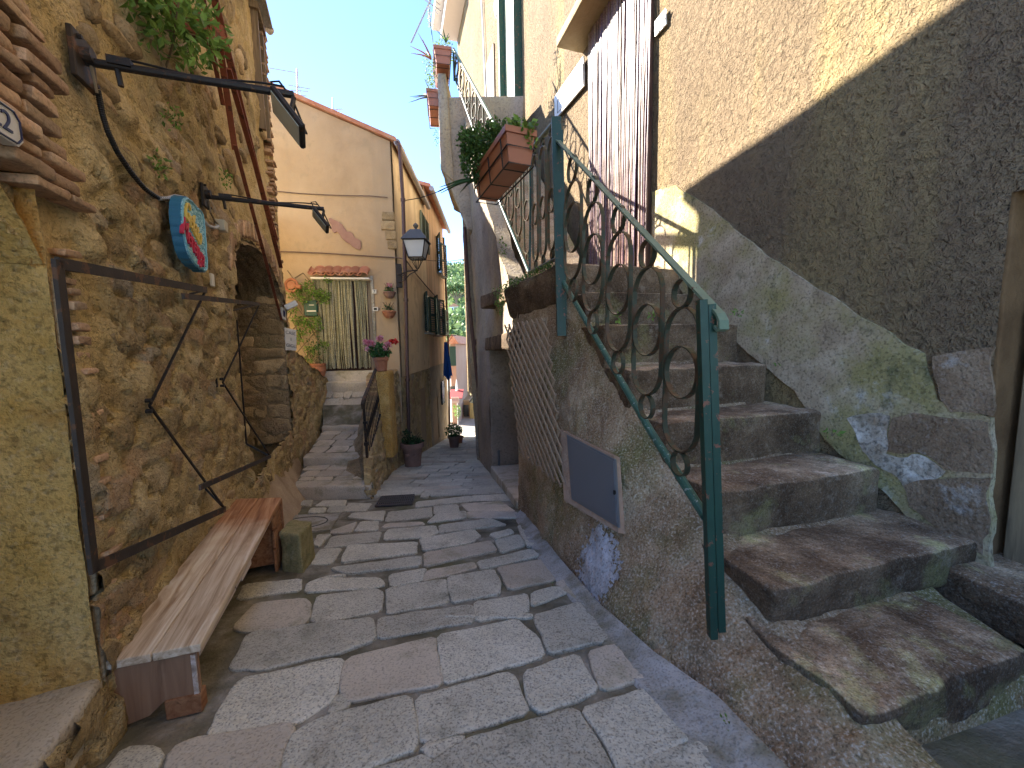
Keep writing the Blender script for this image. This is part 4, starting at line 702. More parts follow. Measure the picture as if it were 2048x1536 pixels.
def shutters(par, y0, y1_, z0, z1, mat, ang=18):
    yc = (y0+y1_)/2; wd = (y1_-y0)/4
    mb = MB(); mb.box(Sw.at(yc, (z0+z1)/2, .05), (wd, .03, (z1-z0)/2), azs); wn = mb.build('window', m_glass, par)
    mb = MB(); mb.box(Sw.at(yc, z0-.06, .1), (wd*1.25, .09, .035), azs, bev=.01); mb.build('sill', m_cem, wn)
    for sg in (-1, 1):
        a_ = math.radians(ang)*sg; hinge = Sw.at(yc+sg*wd, 0, .08); dv = Sw.d*sg*math.cos(a_*sg)+Sw.n*math.sin(a_*sg); cc = hinge+dv*wd/2; rz = math.atan2(dv[1], dv[0]); m_ = MB()
        for o_ in (-1, 1): m_.box(cc+dv*o_*(wd/2-.03)+VZ*(z0+z1)/2, (.03, .025, (z1-z0)/2), rz)
        for zk in (z0+.04, z1-.04, (z0+z1)/2): m_.box(cc+VZ*zk, (wd/2-.06, .022, .04), rz)
        nk = 14
        for j in range(nk):
            zk = z0+.1+(z1-z0-.2)*(j+.5)/nk; R = np.array(Matrix.Rotation(rz, 3, 'Z')@Matrix.Rotation(.6, 3, 'X')); m_.box(cc+VZ*zk, (wd/2-.06, .03, .006), rot=R)
        m_.build('shutter', mat, par)
shutters(ph, sY(841, 620), sY(858, 620)+.2, Sw(842, 662)[2], Sw(842, 584)[2], m_shut)
mb = MB(); z0, z1 = Sw(845, 498)[2], Sw(845, 436)[2]; a_, b_ = sY(838, 470), sY(852, 470); m_ = mb
for j in range(16): R = np.array(Matrix.Rotation(azs, 3, 'Z')@Matrix.Rotation(-.6, 3, 'X')); mb.box(Sw.at((a_+b_)/2, z0+(z1-z0)*(j+.5)/16, .09), ((b_-a_)/2, .03, .008), rot=R)
for o_ in (a_, b_, (a_+b_)/2): mb.box(Sw.at(o_, (z0+z1)/2, .09), (.03, .03, (z1-z0)/2), azs)
mb.build('closed_shutter', m_shutg, ph)
# second house of the row
h2 = thing('yellow_house', 'weathered orange plastered house further down the row with green shutters', 'house', (-3.4, 17.5, -2.6))
e2 = Sw(865, 372)[2]; mb = MB(); mb.prism([(-3.4, -4.2), (.0, -4.2), (.0, 7.45), (-3.4, 8.4)], Sw.p+Sw.d*4.46-Sw.n*.03, Sw.n, VZ, sd_, 5.4); mb.build('core', m_peach, h2)
u = np.linspace(4.46, 9.86, 70); v = np.linspace(.74, 7.5, 70); U, V = np.meshgrid(u, v, indexing='ij'); Ps = Sw.p+Sw.d*U[..., None]+VZ*V[..., None]; Ps = Ps+Sw.n*(fbm(Ps*1.1, 3, 6)*.03+.03)[..., None]; mb = MB(); mb.grid(Ps, flip=True); mb.build('upper_plaster', m_orange, h2, smooth=True)
m_gr2 = stone('grey_ochre_render', [(.3, (.32, .27, .20)), (.7, (.44, .37, .26))], 2, bumps=((20, .015),)); v = np.arange(-4, .76, .06); u = np.arange(4.46, 9.87, .06); U, V = np.meshgrid(u, v, indexing='ij'); Ps = Sw.p+Sw.d*U[..., None]+VZ*V[..., None]; Ps = Ps+Sw.n*(fbm(Ps*2, 3, 6)*.04)[..., None]
km = (U[:-1, :-1]+U[1:, 1:])/2; kz = (V[:-1, :-1]+V[1:, 1:])/2; da = (sY(867, 830), sY(877, 830)); zt2 = Sw(871, 792)[2]; yc = sum(da)/2; hw2 = (da[1]-da[0])/2
mb = MB(); mb.grid(Ps, keep=~((np.abs(km-yc) < hw2) & (kz < zt2-.35+.35*np.sqrt(np.clip(1-((km-yc)/hw2)**2, 0, 1))) & (kz > -2.5)), flip=True); mb.build('lower_wall', m_gr2, h2, smooth=True)
mb = MB(); mb.box(Sw.at(yc, -1.6, -.3), (hw2+.1, .2, 1.4), azs); mb.build('arched_door', m_doord, h2)
mb = MB(); a_ = sY(884, 780); mb.box(Sw.at(a_, Sw(884, 785)[2], .02), (.35, .05, .55), azs); mb.build('window', m_glass, h2)
mb = MB(); mb.hexa([Sw.at(4.5, 7.45, .3), Sw.at(9.9, 7.45, .3), Sw.at(9.9, 8.4, -3.4), Sw.at(4.5, 8.4, -3.4), Sw.at(4.5, 7.57, .3), Sw.at(9.9, 7.57, .3), Sw.at(9.9, 8.52, -3.4), Sw.at(4.5, 8.52, -3.4)]); mb.build('roof', m_tile, h2)
mb = MB(); mb.tube([Sw.at(4.5, 7.4, .34), Sw.at(10., 7.4, .34)], .09, 10); mb.build('gutter', m_zinc, h2)
mb = MB(); mb.tube([Sw(887, 475, .15), Sw(893, 600, .15), Sw(897, 700, .15), Sw(899, 855, .15)], .05, 8); mb.build('downpipe', m_pipebr, h2)
shutters(h2, sY(864, 630), sY(877, 630)+.2, Sw(866, 668)[2], Sw(866, 592)[2], m_shut)
shutters(h2, sY(881, 640), sY(892, 640)-.6, Sw(884, 667)[2], Sw(884, 618)[2], m_shut)
shutters(h2, sY(868, 500), sY(882, 500), Sw(870, 540)[2], Sw(870, 470)[2], m_shut)

# ================= steps to the peach house =================
ls = thing('entry_steps', 'paved ramped steps climbing left to the beaded door of the peach house', 'staircase', (-3.3, 7, -1))
def ramp_paving(y0, y1_, z0, z1, xa0, xb0, xa1, xb1, seed):
    mb_ = MB(); r_ = np.random.default_rng(seed); zf = lambda yy_: z0+(z1-z0)*(yy_-y0)/(y1_-y0)
    y = y0
    while y < y1_-.05:
        dy = min(r_.uniform(.2, .34), y1_-y); f = (y-y0)/(y1_-y0); x0 = xa0+(xa1-xa0)*f; xe = xb0+(xb1-xb0)*f
        while x0 < xe-.05:
            wdt = r_.uniform(.2, .5); wdt = xe-x0 if xe-x0-wdt < .15 else wdt; g = .012; sk = r_.uniform(-.025, .025, 4)
            paver(mb_, [(x0+g, y+g+sk[0]), (x0+wdt-g+sk[1], y+g+sk[1]), (x0+wdt-g-sk[1], y+dy-g+sk[2]), (x0+g+sk[3], y+dy-g+sk[3])], .0, (0, 0), zf=zf, seed=seed+len(mb_.v), step=.1, wob=.012); x0 += wdt
        y += dy
    return mb_
SEC = [(6.28, 7.42, -1.03, -.79, -3.75, -2.40, -4.15, -2.80, -.76), (7.42, 8.9, -.61, -.45, -4.15, -2.82, -4.5, -3.3, -.30), (8.9, 9.9, -.26, .30, -4.5, -3.3, -4.95, -3.62, .42), (9.9, 10.2, .66, .66, -4.95, -3.62, -5.3, -3.7, .66)]
zprev = -1.1
for i, (y0, y1_, zr0, z0, xa0, xb0, xa1, xb1, z1) in enumerate(SEC):
    zt0 = [-.79, -.607, -.30, .66][i]; zt1 = [-.77, -.40, .42, .70][i]; zn = zt0
    mb = MB(); zb0 = [-1.1, -.9, -.5, .2][i]
    mb.rock([(xa0, y0, zb0-.1), (xb0, y0, zb0-.1), (xb0-.08, y0+.3, zb0-.1), (xa0-.08, y0+.3, zb0-.1), (xa0, y0, zn), (xb0, y0, zn), (xb0-.08, y0+.3, zn+.01), (xa0-.08, y0+.3, zn+.01)], .035, 30, .02, 4, i, .004); mb.build('nosing_stone', m_granw, ls, smooth=True, weld=True)
    mb = MB(); mb.hexa([(xa0, y0+.1, -2), (xb0, y0+.1, -2), (xb1, y1_+.1, -2), (xa1, y1_+.1, -2), (xa0, y0+.1, zt0-.03), (xb0, y0+.1, zt0-.03), (xb1, y1_+.1, zt1-.012), (xa1, y1_+.1, zt1-.012)]); mb.build('bed', m_mort, ls)
    if i < 3: ramp_paving(y0+.3, y1_, zt0+.0, zt1, xa0-.08, xb0-.08, xa1, xb1, i+3).build('tread_paving', m_granw, ls)
mb = MB(); mb.rock([(-5.3, 10.0, .3), (-3.62, 10.2, .3), (-3.7, 10.6, .3), (-5.4, 10.5, .3), (-5.3, 10.0, .93), (-3.62, 10.2, .93), (-3.7, 10.6, .93), (-5.4, 10.5, .93)], .03, 20, .015, 4, 4); mb.build('door_step', m_granw, ls, smooth=True)
# rocky retaining wedge between steps and alley
rw = thing('retaining_wall', 'mossy rubble retaining wall between the left steps and the alley', 'wall', (-2.8, 8.5, -1.4))
rx = np.array([[-2.40, 6.25], [-2.46, 6.5], [-2.62, 7.2], [-2.82, 8.3], [-2.98, 9.4], [-3.05, 10.5]]); rt = np.array([-.86, -.70, -.45, .1, .62, .95]); tq = np.linspace(0, 5, 120); RX = np.stack([np.interp(tq, range(6), rx[:, i]) for i in (0, 1)], -1); RT = np.interp(tq, range(6), rt)
v = np.linspace(0, 1, 44); P = np.zeros((120, 44, 3)); P[..., :2] = RX[:, None]; P[..., 2] = (gz(RX[:, 1])-.1)[:, None]*(1-v)+RT[:, None]*v; P[..., 0] -= (v**1.5*.12)[None]
Ud = np.broadcast_to(RX[:, 1:2], (120, 44)); P, a = relief(P, np.array([.97, -.2, 0]), Ud, P[..., 2], amp=.07, cell=(.24, .17), seed=44, base=.07, cover=-.3); mb = MB(); mb.grid(P, a, flip=True)
inn = np.stack([np.interp(RX[:, 1], [6.25, 7.42, 8.9, 9.9, 10.5], [-2.5, -2.95, -3.4, -3.75, -3.8]), RX[:, 1], RT+.02], -1); w = np.linspace(0, 1, 14)[None, :, None]; Pt = P[:, -1][:, None]*(1-w)+inn[:, None]*w; Pt[..., 2] += fbm(Pt*6, 3, 2)*.04*np.sin(w[..., 0]*math.pi); mb.grid(Pt, np.repeat(a[:, -1:], 14, 1), flip=True)
fr = np.stack([P[0]*(1-q)+np.array([-2.62, 6.5, 0])*q*np.array([1, 1, 0])+P[0]*np.array([0, 0, 1])*q for q in np.linspace(0, 1, 6)]); mb.grid(fr, np.repeat(a[:1], 6, 0)); mb.build('facing', m_rub, rw, smooth=True, attr=True)
mb = MB(); pts = [tuple(q) for q in RX[::20]+np.array([-.12, 0])]
mb.hexa([(-2.6, 6.5, -2), (-2.9, 8.3, -2), (-3.6, 8.3, -2), (-3.0, 6.5, -2), (-2.6, 6.5, -.8), (-2.98, 8.3, 0), (-3.5, 8.3, -.5), (-3.0, 6.5, -.9)]); mb.hexa([(-2.95, 8.3, -2), (-3.15, 10.4, -2), (-3.8, 10.4, -2), (-3.5, 8.3, -2), (-3.0, 8.3, 0), (-3.15, 10.4, .85), (-3.8, 10.4, .85), (-3.4, 8.3, -.3)]); mb.build('core', m_rub2, rw)
# ================= iron rails =================
rail1 = thing('stair_railing', 'green iron railing with ring and loop balusters along the lower stone stairs', 'railing', (1.05, 1.9, 0), 'green iron railings of the stairs')
RP = PL((1.0, 1.9), (.555, 4.42)); pn = RP.n
def sz(px, py): p = RP(px, py); return (p-RP.p).dot(RP.d), p[2]
def rp(s, z, o=0): return RP.at(s, z, o)
mb = MB(); b0, b1 = D(1434, 1252, 1.9), D(1412, 600, 1.9)
mb.bar(b0+np.array([-.022, 0, -.06]), b1+np.array([-.022, 0, 0]), .038, .045, (1, 0, 0)); mb.bar(b0+np.array([.024, .012, -.03]), b1+np.array([.026, .012, -.02]), .038, .045, (1, 0, 0)); mb.build('post', m_green, rail1)
mb = MB(); mb.bar(D(1123, 672, 4.40), D(1112, 236, 4.40), .10, .07, (1, 0, 0)); mb.bar(D(1129, 640, 4.44), D(1121, 262, 4.44), .05, .05, (1, 0, 0)); mb.build('post', m_green, rail1)
mb = MB(); h0, h1 = D(1113, 278, 4.42), D(1440, 628, 1.87); t = np.linspace(0, 1, 14)[:, None]; path = list(h0+(h1-h0)*t)
dd_ = (h1-h0)/np.linalg.norm(h1-h0); path += [h1+dd_*.03-VZ*.015, h1+dd_*.035-VZ*.05, h1+dd_*.012-VZ*.07, h1-dd_*.015-VZ*.068]
mb.strap(path, pn, .050, .013); mb.build('handrail', m_greenl, rail1)
mb = MB(); mb.tube([D(1124, 560, 4.42), D(1206, 700, 3.45), D(1300, 860, 2.62), D(1412, 1035, 1.96)], .026, 10); mb.build('bottom_rail', paint('chipped_teal_pipe', (.04, .125, .095), .4, .45, 0, (30, .6, (.35, .42, .40)), sc=20), rail1)
def stadium(s0, s1, z0, z1, n=12):
    r = (s1-s0)/2; c = (s0+s1)/2; P = []
    for k in range(n+1): a = math.pi*k/n; P.append((c+r*math.cos(a), z1-r+r*math.sin(a)))
    for k in range(1, 8): P.append((s0, z1-r+(z0+r-(z1-r))*k/8))
    for k in range(n+1): a = math.pi+math.pi*k/n; P.append((c+r*math.cos(a), z0+r+r*math.sin(a)))
    for k in range(1, 8): P.append((s1, z0+r+(z1-r-(z0+r))*k/8))
    return P
def circ(c, z, r, n=22): return [(c+r*math.cos(2*math.pi*k/n), z+r*math.sin(2*math.pi*k/n)) for k in range(n)]
UN = [(1146, 351, 1130, 1163, 362, 558, 454, 32, 1150, 572), (1182, 386, 1167, 1206, 406, 622, 518, 35, 1190, 640), (1232, 445, 1215, 1261, 465, 702, 579, 38, 1240, 717), (1294, 513, 1268, 1324, 535, 790, 660, 40, 1299, 811), (1361, 587, 1331, 1398, 615, 905, 745, 46, 1368, 925)]
for (tx, ty, xa, xb, ya, yb, ry_, rr_, bx_, by_) in UN:
    mb = MB(); W_ = .032
    sa, _ = sz(xa, (ya+yb)/2); sb, _ = sz(xb, (ya+yb)/2); sc_ = (sa+sb)/2; z1 = RP((xa+xb)/2, ya)[2]; z0 = RP((xa+xb)/2, yb)[2]; hw = abs(sb-sa)/2
    mb.strap([rp(s_, z_) for s_, z_ in stadium(sc_-hw, sc_+hw, z0, z1)], pn, W_, .007, True)
    zr_ = RP((xa+xb)/2, ry_)[2]; mb.strap([rp(s_, z_) for s_, z_ in circ(sc_, zr_, hw*.95)], pn, W_, .007, True)
    rt_ = hw*.5; mb.strap([rp(s_, z_) for s_, z_ in circ(sc_+.01, z1+rt_, rt_)], pn, W_, .007, True); mb.strap([rp(s_, z_) for s_, z_ in circ(sc_-.01, z0-rt_*.9, rt_*.9)], pn, W_, .007, True)
    mb.build('baluster', m_loop, rail1)
rail2 = thing('landing_railing', 'green iron railing with ring balusters climbing the upper flight to the terrace', 'railing', (.3, 5.5, 2.4), 'green iron railings of the stairs')
TPT = [D(1113, 240, 4.44), D(1062, 300, 5.6), D(1000, 268, 7.3), D(907, 98, 9.8)]; BPT = [np.array([.55, 4.44, D(1115, 515, 4.44)[2]]), np.array([.27, 5.6, D(1040, 545, 5.6)[2]]), np.array([TPT[2][0], 7.3, 4.05]), np.array([TPT[3][0], 9.8, 7.9])]
for nm_, pts, r_, m_ in (('handrail', TPT, .03, m_greenl), ('bottom_rail', BPT, .024, m_green)):
    mb = MB()
    for k in range(3): mb.tube([pts[k], pts[k+1]], r_, 8)
    mb.build(nm_, m_, rail2)
mb = MB(); mb.bar(BPT[1]-VZ*.3, TPT[1], .03, .03); mb.bar(BPT[2]-VZ*.4, TPT[2], .045, .045); mb.build('post', m_green, rail2)
mb = MB(); mb.bar(BPT[3]-VZ*.1, TPT[3], .045, .045); mb.build('post', m_green, rail2)
for k, nU in ((0, 3), (1, 4), (2, 7)):
    for j in range(nU):
        f = (j+.5)/nU; T_ = TPT[k]+(TPT[k+1]-TPT[k])*f; B_ = BPT[k]+(BPT[k+1]-BPT[k])*f; dv = (TPT[k+1]-TPT[k]); dv[2] = 0; Lh = np.linalg.norm(dv); dv /= Lh; nn = np.array([dv[1], -dv[0], 0]); hw = min(Lh/nU*.36, .15)
        mb = MB(); P3 = lambda q: np.array([T_[0], T_[1], 0])+dv*q[0]+VZ*q[1]; zt_, zb_ = T_[2]-.12, B_[2]+.12
        mb.strap([P3(q) for q in stadium(-hw, hw, zb_, zt_, 8)], nn, .03, .007, True); mb.strap([P3(q) for q in circ(0, (zt_*.45+zb_*.55), hw*.95, 16)], nn, .03, .007, True)
        mb.strap([P3(q) for q in circ(0, zt_+.05, .05, 12)], nn, .03, .007, True); mb.strap([P3(q) for q in circ(0, zb_-.05, .05, 12)], nn, .03, .007, True); mb.build('baluster', m_loop, rail2)
rail3 = thing('entry_railing', 'dark wrought iron railing with close twisted bars beside the left steps', 'railing', (-2.62, 7, -.7))
a0, a1 = D(727, 800, 7.0), D(752, 737, 8.35); c0, c1 = D(736, 940, 7.0), D(764, 820, 8.4); mb = MB(); t = np.linspace(0, 1, 10)[:, None]
mb.strap([a0-VZ*.16+np.array([0, -.02, 0]), a0-VZ*.06+np.array([0, -.05, 0]), a0]+list(a0+(a1-a0)*t[1:]), (1, 0, 0), .06, .03); mb.build('handrail', m_brsteel, rail3)
mb = MB(); mb.bar(c0, a0-VZ*.1, .04, .04, (1, 0, 0)); mb.box(c0+VZ*.5, (.035, .035, .03)); mb.box(c0+VZ*.9, (.035, .035, .02)); mb.build('post', m_dark, rail3)
mb = MB(); mb.bar(c0+VZ*.18, c1+VZ*.02, .03, .03, (1, 0, 0)); mb.build('bottom_rail', m_dark, rail3)
for k in range(12):
    f = (k+.6)/12; p0, p1 = c0+VZ*.18+(c1-c0-VZ*.16)*f, a0+(a1-a0)*f; mb = MB(); n_ = 14
    mb.tube([p0+(p1-p0)*q/n_ for q in range(n_+1)], [.007+.003*(q % 2)+(.010 if q in (5, 6) else 0) for q in range(n_+1)], 5); mb.build('baluster', m_dark, rail3)

# ================= bead curtains =================
def beadm(name, stops, sc=40):
    m = NM(name); g = m.n('ShaderNodeNewGeometry').outputs['Random Per Island']; c = m.ramp(g, stops); c = m.mix(1., c, m.ramp(m.noise(sc, 3, .7), [(.35, .45), (.5, .9), (.65, 1.3)]), 'MULTIPLY'); return m.done(c, .4, spec=.4)
def curtain(org, du, z0, z1, wid, n, rad, mat, gaps, par, nm, out, amp=.012):
    mb = MB()
    for k in range(n):
        u = (k+.5)/n*wid; g = any(abs(u/wid-gc) < gw_ for gc, gw_ in gaps); N_ = 26; ph_ = rng.uniform(0, 6); sgn = rng.normal()*.5
        if g and rng.random() < .85: u += rng.choice([-1, 1])*wid*.03
        zt_ = np.linspace(z1, z0+rng.uniform(0, .05), N_); f = (z1-zt_)/(z1-z0); off = amp*np.sin(f*3+ph_)*f+sgn*amp*f*2; o = .03+amp*np.cos(f*4+ph_)
        pts = [org+du*(u+off[i])+out*(o[i]+rng.uniform(0, .004))+VZ*zt_[i] for i in range(N_)]; mb.tube(pts, [rad*(1+.25*(i % 2)) for i in range(N_)], 5, cap=False)
    return mb.build(nm, mat, par, smooth=True)
cu1 = thing('bead_curtain', 'tall purple and cream bead curtain at the sunlit doorway on top of the right stairs', 'curtain', Ww(1245, 400, .1))
q0, q1 = Ww(1186, 530), Ww(1304, 530); s0, s1 = (q0-Ww.p).dot(Ww.d), (q1-Ww.p).dot(Ww.d); zt1 = Ww(1188, 92)[2]
curtain(Ww.at(s0, 0, .06), Ww.d, 2.46, zt1+.35, s1-s0, 84, .0105, beadm('purple_beads', [(0., (.14, .06, .06)), (.2, (.28, .18, .11)), (.4, (.18, .10, .13)), (.6, (.33, .25, .18)), (.8, (.22, .11, .08)), (1., (.19, .12, .17))]), [(.86, .015), (.6, .008)], cu1, 'strands', Ww.n)
mb = MB(); mb.box(Ww.at((s0+s1)/2, zt1+.36, .1), ((s1-s0)/2+.06, .03, .03), azw); mb.build('rod', m_zinc, cu1)
mb = MB(); mb.box(Ww.at((s0+s1)/2, (2.4+zt1)/2, .035), ((s1-s0)/2-.04, .03, (zt1-2.4)/2), azw); mb.build('entrance_door', m_doord, rh)
cu2 = thing('bead_curtain', 'olive beige bead curtain in the peach house doorway under the tiles', 'curtain', FP(uc, 1, .1))
curtain(FP(uc-hw_ if False else uc-np.linalg.norm((dr_-dl)[:2])/2, 0, .1), Fw.d, .98, zw-.05, np.linalg.norm((dr_-dl)[:2]), 62, .012, beadm('olive_beads', [(0., (.20, .19, .10)), (.3, (.36, .34, .22)), (.6, (.46, .43, .30)), (.8, (.25, .25, .14)), (1., (.52, .48, .36))], 55), [(.62, .02), (.75, .03)], cu2, 'strands', Fw.n, .02)

# ================= lattices, meter doors, plaques =================
def lattice(c4, nm, label, grp, nA=9, th=.026, off=None):
    t = thing(nm, label, 'lattice', (c4[0]+c4[2])/2, grp); TL_, TR_, BR_, BL_ = [np.array(q) for q in c4]; nn = np.cross(TR_-TL_, BL_-TL_); nn /= np.linalg.norm(nn); nn *= np.sign(nn.dot(EYE-TL_))
    Pq_ = lambda u, v: (1-v)*((1-u)*TL_+u*TR_)+v*((1-u)*BL_+u*BR_)
    for fam, sg in ((0, 1), (1, -1)):
        mb = MB(); k = -nA
        while k < 2*nA:
            u0 = k/nA; a_, b_ = (u0, 0), (u0+sg*1.15, 1.); u_in = []
            for v in np.linspace(0, 1, 60):
                u = u0+sg*1.15*v
                if -.01 <= u <= 1.01: u_in.append((u, v))
            if len(u_in) > 4: mb.bar(Pq_(*u_in[0])+nn*(.012 if fam == 0 else -.004), Pq_(*u_in[-1])+nn*(.012 if fam == 0 else -.004), th, .008, np.cross(Pq_(*u_in[-1])-Pq_(*u_in[0]), nn))
            k += 1
        mb.build('slats', m_trel, t)
    mb = MB()
    for i in range(0, nA, 2):
        for v in (.02, .98): q = Pq_((i+.5)/nA, v); mb.tube([q, q+nn*.03], .006, 6)
    mb.build('pins', m_trel, t); return t
lattice([onside(1011, 650, .05)*0+D(1011, 650, 4.9), onside(1094, 634, .05)*0+D(1094, 634, 4.2), D(1132, 980, 3.55), D(1040, 906, 4.95)], 'garden_lattice', 'large taupe diamond lattice leaning on the wall under the corbelled landing', 'taupe lattices on the stair wall')
lattice([D(969, 697, 10.), D(990, 692, 8.5), D(996, 874, 8.5), D(982, 866, 10.)], 'garden_lattice', 'narrow taupe lattice seen edge-on beyond the low doorway', 'taupe lattices on the stair wall', 7, .03)
def quadplate(c4, th, mat, nm, par, grow=0.):
    c4 = [np.array(q) for q in c4]; c = sum(c4)/4; nn = np.cross(c4[1]-c4[0], c4[3]-c4[0]); nn /= np.linalg.norm(nn); nn *= np.sign(nn.dot(EYE-c)); q = [c+(x-c)*(1+grow) for x in c4]; mb = MB(); mb.hexa(q+[x+nn*th for x in q]); return mb.build(nm, mat, par), nn, c
mt = thing('meter_cupboard', 'flat grey steel meter door set in pink mortar, low on the right stair wall', 'utility door', onside(1190, 960), 'meter cupboards')
cq = [onside(1138, 870), onside(1232, 918), onside(1240, 1055), onside(1148, 1000)]
cen = sum(cq)/4; nr_ = np.array([nrm.reshape(-1, 3)[np.argmin(np.linalg.norm(P.reshape(-1, 3)*0+P.reshape(-1, 3)-cen, axis=1))]])[0] if False else np.array([-.93, -.25, .26])
_A = np.column_stack([np.array(cq)[:, 1], np.array(cq)[:, 2], np.ones(4)]); cf = np.linalg.lstsq(_A, np.array(cq)[:, 0], rcond=None)[0]
def mplane(px, py, o=0.):
    n_ = np.array([-1, cf[0], cf[1]]); n_ /= np.linalg.norm(n_); p0 = np.array([cf[2], 0, 0])+n_*(o+.035); d = ray(px, py); return EYE+d*(n_.dot(p0-EYE)/n_.dot(d))
quadplate([mplane(*q, -.03) for q in ((1131, 862), (1240, 915), (1250, 1068), (1140, 1003))], .07, stone('pink_mortar', [(.3, (.36, .24, .16)), (.7, (.50, .36, .26))], 6, bumps=((40, .01),)), 'mortar_surround', mt)
quadplate([mplane(*q, .03) for q in ((1137, 870), (1233, 919), (1241, 1056), (1147, 999))], .022, m_greym, 'frame', mt)
quadplate([mplane(*q, .045) for q in ((1141, 877), (1229, 923), (1236, 1047), (1151, 996))], .014, m_greym, 'door', mt)
q = mplane(1229, 985, .06); mb = MB(); mb.box(q, (.008, .01, .018), .3, bev=.003); mb.build('lock', m_blk, mt)
mt2 = thing('meter_cupboard', 'small grey meter door near the ground on the far side of the low doorway', 'utility door', O3(8.5, -1, 0), 'meter cupboards')
quadplate([D(992, 903, 8.35), D(1000, 900, 8.2), D(1001, 958, 8.2), D(993, 966, 8.35)], .03, m_greym, 'door', mt2)
npl = thing('name_plaque', 'large white marble name plaque on the sunlit wall left of the purple bead curtain', 'plaque', Ww(1140, 170))
def wplate(pick, c4, th, mat, nm, par, o=.02): return quadplate([pick(*q, o) for q in c4], th, mat, nm, par)
wplate(Ww, [(1111, 195), (1169, 113), (1170, 172), (1112, 240)], .03, m_mar, 'slab', npl, .05)
mb = MB(); c4 = [Ww(*q, .083) for q in ((1115, 202), (1166, 128), (1166, 168), (1115, 226))]
for i in range(4): mb.bar(c4[i], c4[(i+1) % 4], .012, .004)
mb.build('engraved_border', m_blk, npl)
for i, (s_, yy_) in enumerate((('VIA', 150), ('DELLA', 172), ('SALITA', 192))):
    if i != 1: continue
n61 = thing('number_plate', 'white enamel house number plate right of the purple bead curtain', 'number plate', Ww(1322, 45), 'enamel house numbers')
wplate(Ww, [(1311, 45), (1333, 18), (1334, 49), (1312, 74)], .02, m_wht, 'enamel', n61, .03); text('17', 'digits', m_ink, n61, Ww(1322.5, 47, .055), Ww.d, VZ, .22, .003)
n22 = thing('number_plate', 'eight-sided cream house number plate 22 on the brick courses at the left edge', 'number plate', LP(-.03, 2.36), 'enamel house numbers')
oct_ = [(x*.62, y*.62) for x, y in ((-.12, -.09), (.10, -.09), (.14, -.05), (.14, .05), (.10, .09), (-.12, .09), (-.16, .05), (-.16, -.05))]
c_s = (Lw(44, 262, .09)-Lw.p).dot(Lw.d)-.09; c_z = Lw(40, 262, .09)[2]
mb = MB(); mb.prism([(c_s+x*1.04, c_z+z_*1.1) for x, z_ in oct_], Lw.p+Lw.n*.05, Lw.d, VZ, Lw.n, .04); mb.build('enamel', m_wht, n22)
mb = MB(); pr = [(c_s+x*.92, c_z+z_*.95) for x, z_ in oct_]
for i in range(8): mb.bar(LP(*pr[i], .092), LP(*pr[(i+1) % 8], .092), .006, .004)
mb.build('blue_border', m_ink, n22); text('22', 'digits', m_ink, n22, LP(c_s-.005, c_z, .092), Lw.d, VZ, .095, .002)
pq = thing('shop_plaque', 'white marble plaque with grey letters at the corner beyond the arch', 'plaque', D(577, 678, 7.3)); c4 = [D(566, 655, 7.25), D(589, 660, 7.45), D(590, 701, 7.45), D(568, 700, 7.25)]
_, nq, cq_ = quadplate(c4, .05, m_mar, 'slab', pq); du_ = (c4[1]-c4[0]); du_ /= np.linalg.norm(du_); m_let = paint('grey_letters', (.16, .16, .17), .1, .6)
for i, (s_, dz) in enumerate((('CASE', .12), ('I', 0), ('GIGLI', -.12))): text(s_, 'lettering', m_let, pq, cq_+nq*.055+VZ*dz, du_, VZ, .085, .002)
pn2 = thing('number_plate', 'small framed number tile above the marble corner plaque', 'number plate', D(564, 631, 7.2)); c4 = [D(561, 614, 7.15), D(568, 620, 7.25), D(569, 641, 7.25), D(562, 636, 7.15)]; quadplate(c4, .03, m_wht, 'tile', pn2); quadplate(c4, .035, m_ink, 'digit_panel', pn2, -.45)
n7 = thing('number_plate', 'tiny white number 7 tile beside the olive bead curtain', 'number plate', Fw(749, 583), 'enamel house numbers'); wplate(Fw, [(744, 579), (753, 579), (753, 587), (744, 587)], .02, m_wht, 'enamel', n7, .05); text('7', 'digit', m_ink, n7, Fw(748.5, 583, .075), Fw.d, VZ, .1, .002)
db = thing('doorbell', 'small framed doorbell panel below the number 7 tile', 'doorbell', Fw(751, 618)); wplate(Fw, [(746, 614), (756, 614), (756, 622), (746, 622)], .02, m_wht, 'frame', db, .05); wplate(Fw, [(748, 616), (754, 616), (754, 620), (748, 620)], .025, m_blk, 'grille', db, .05)

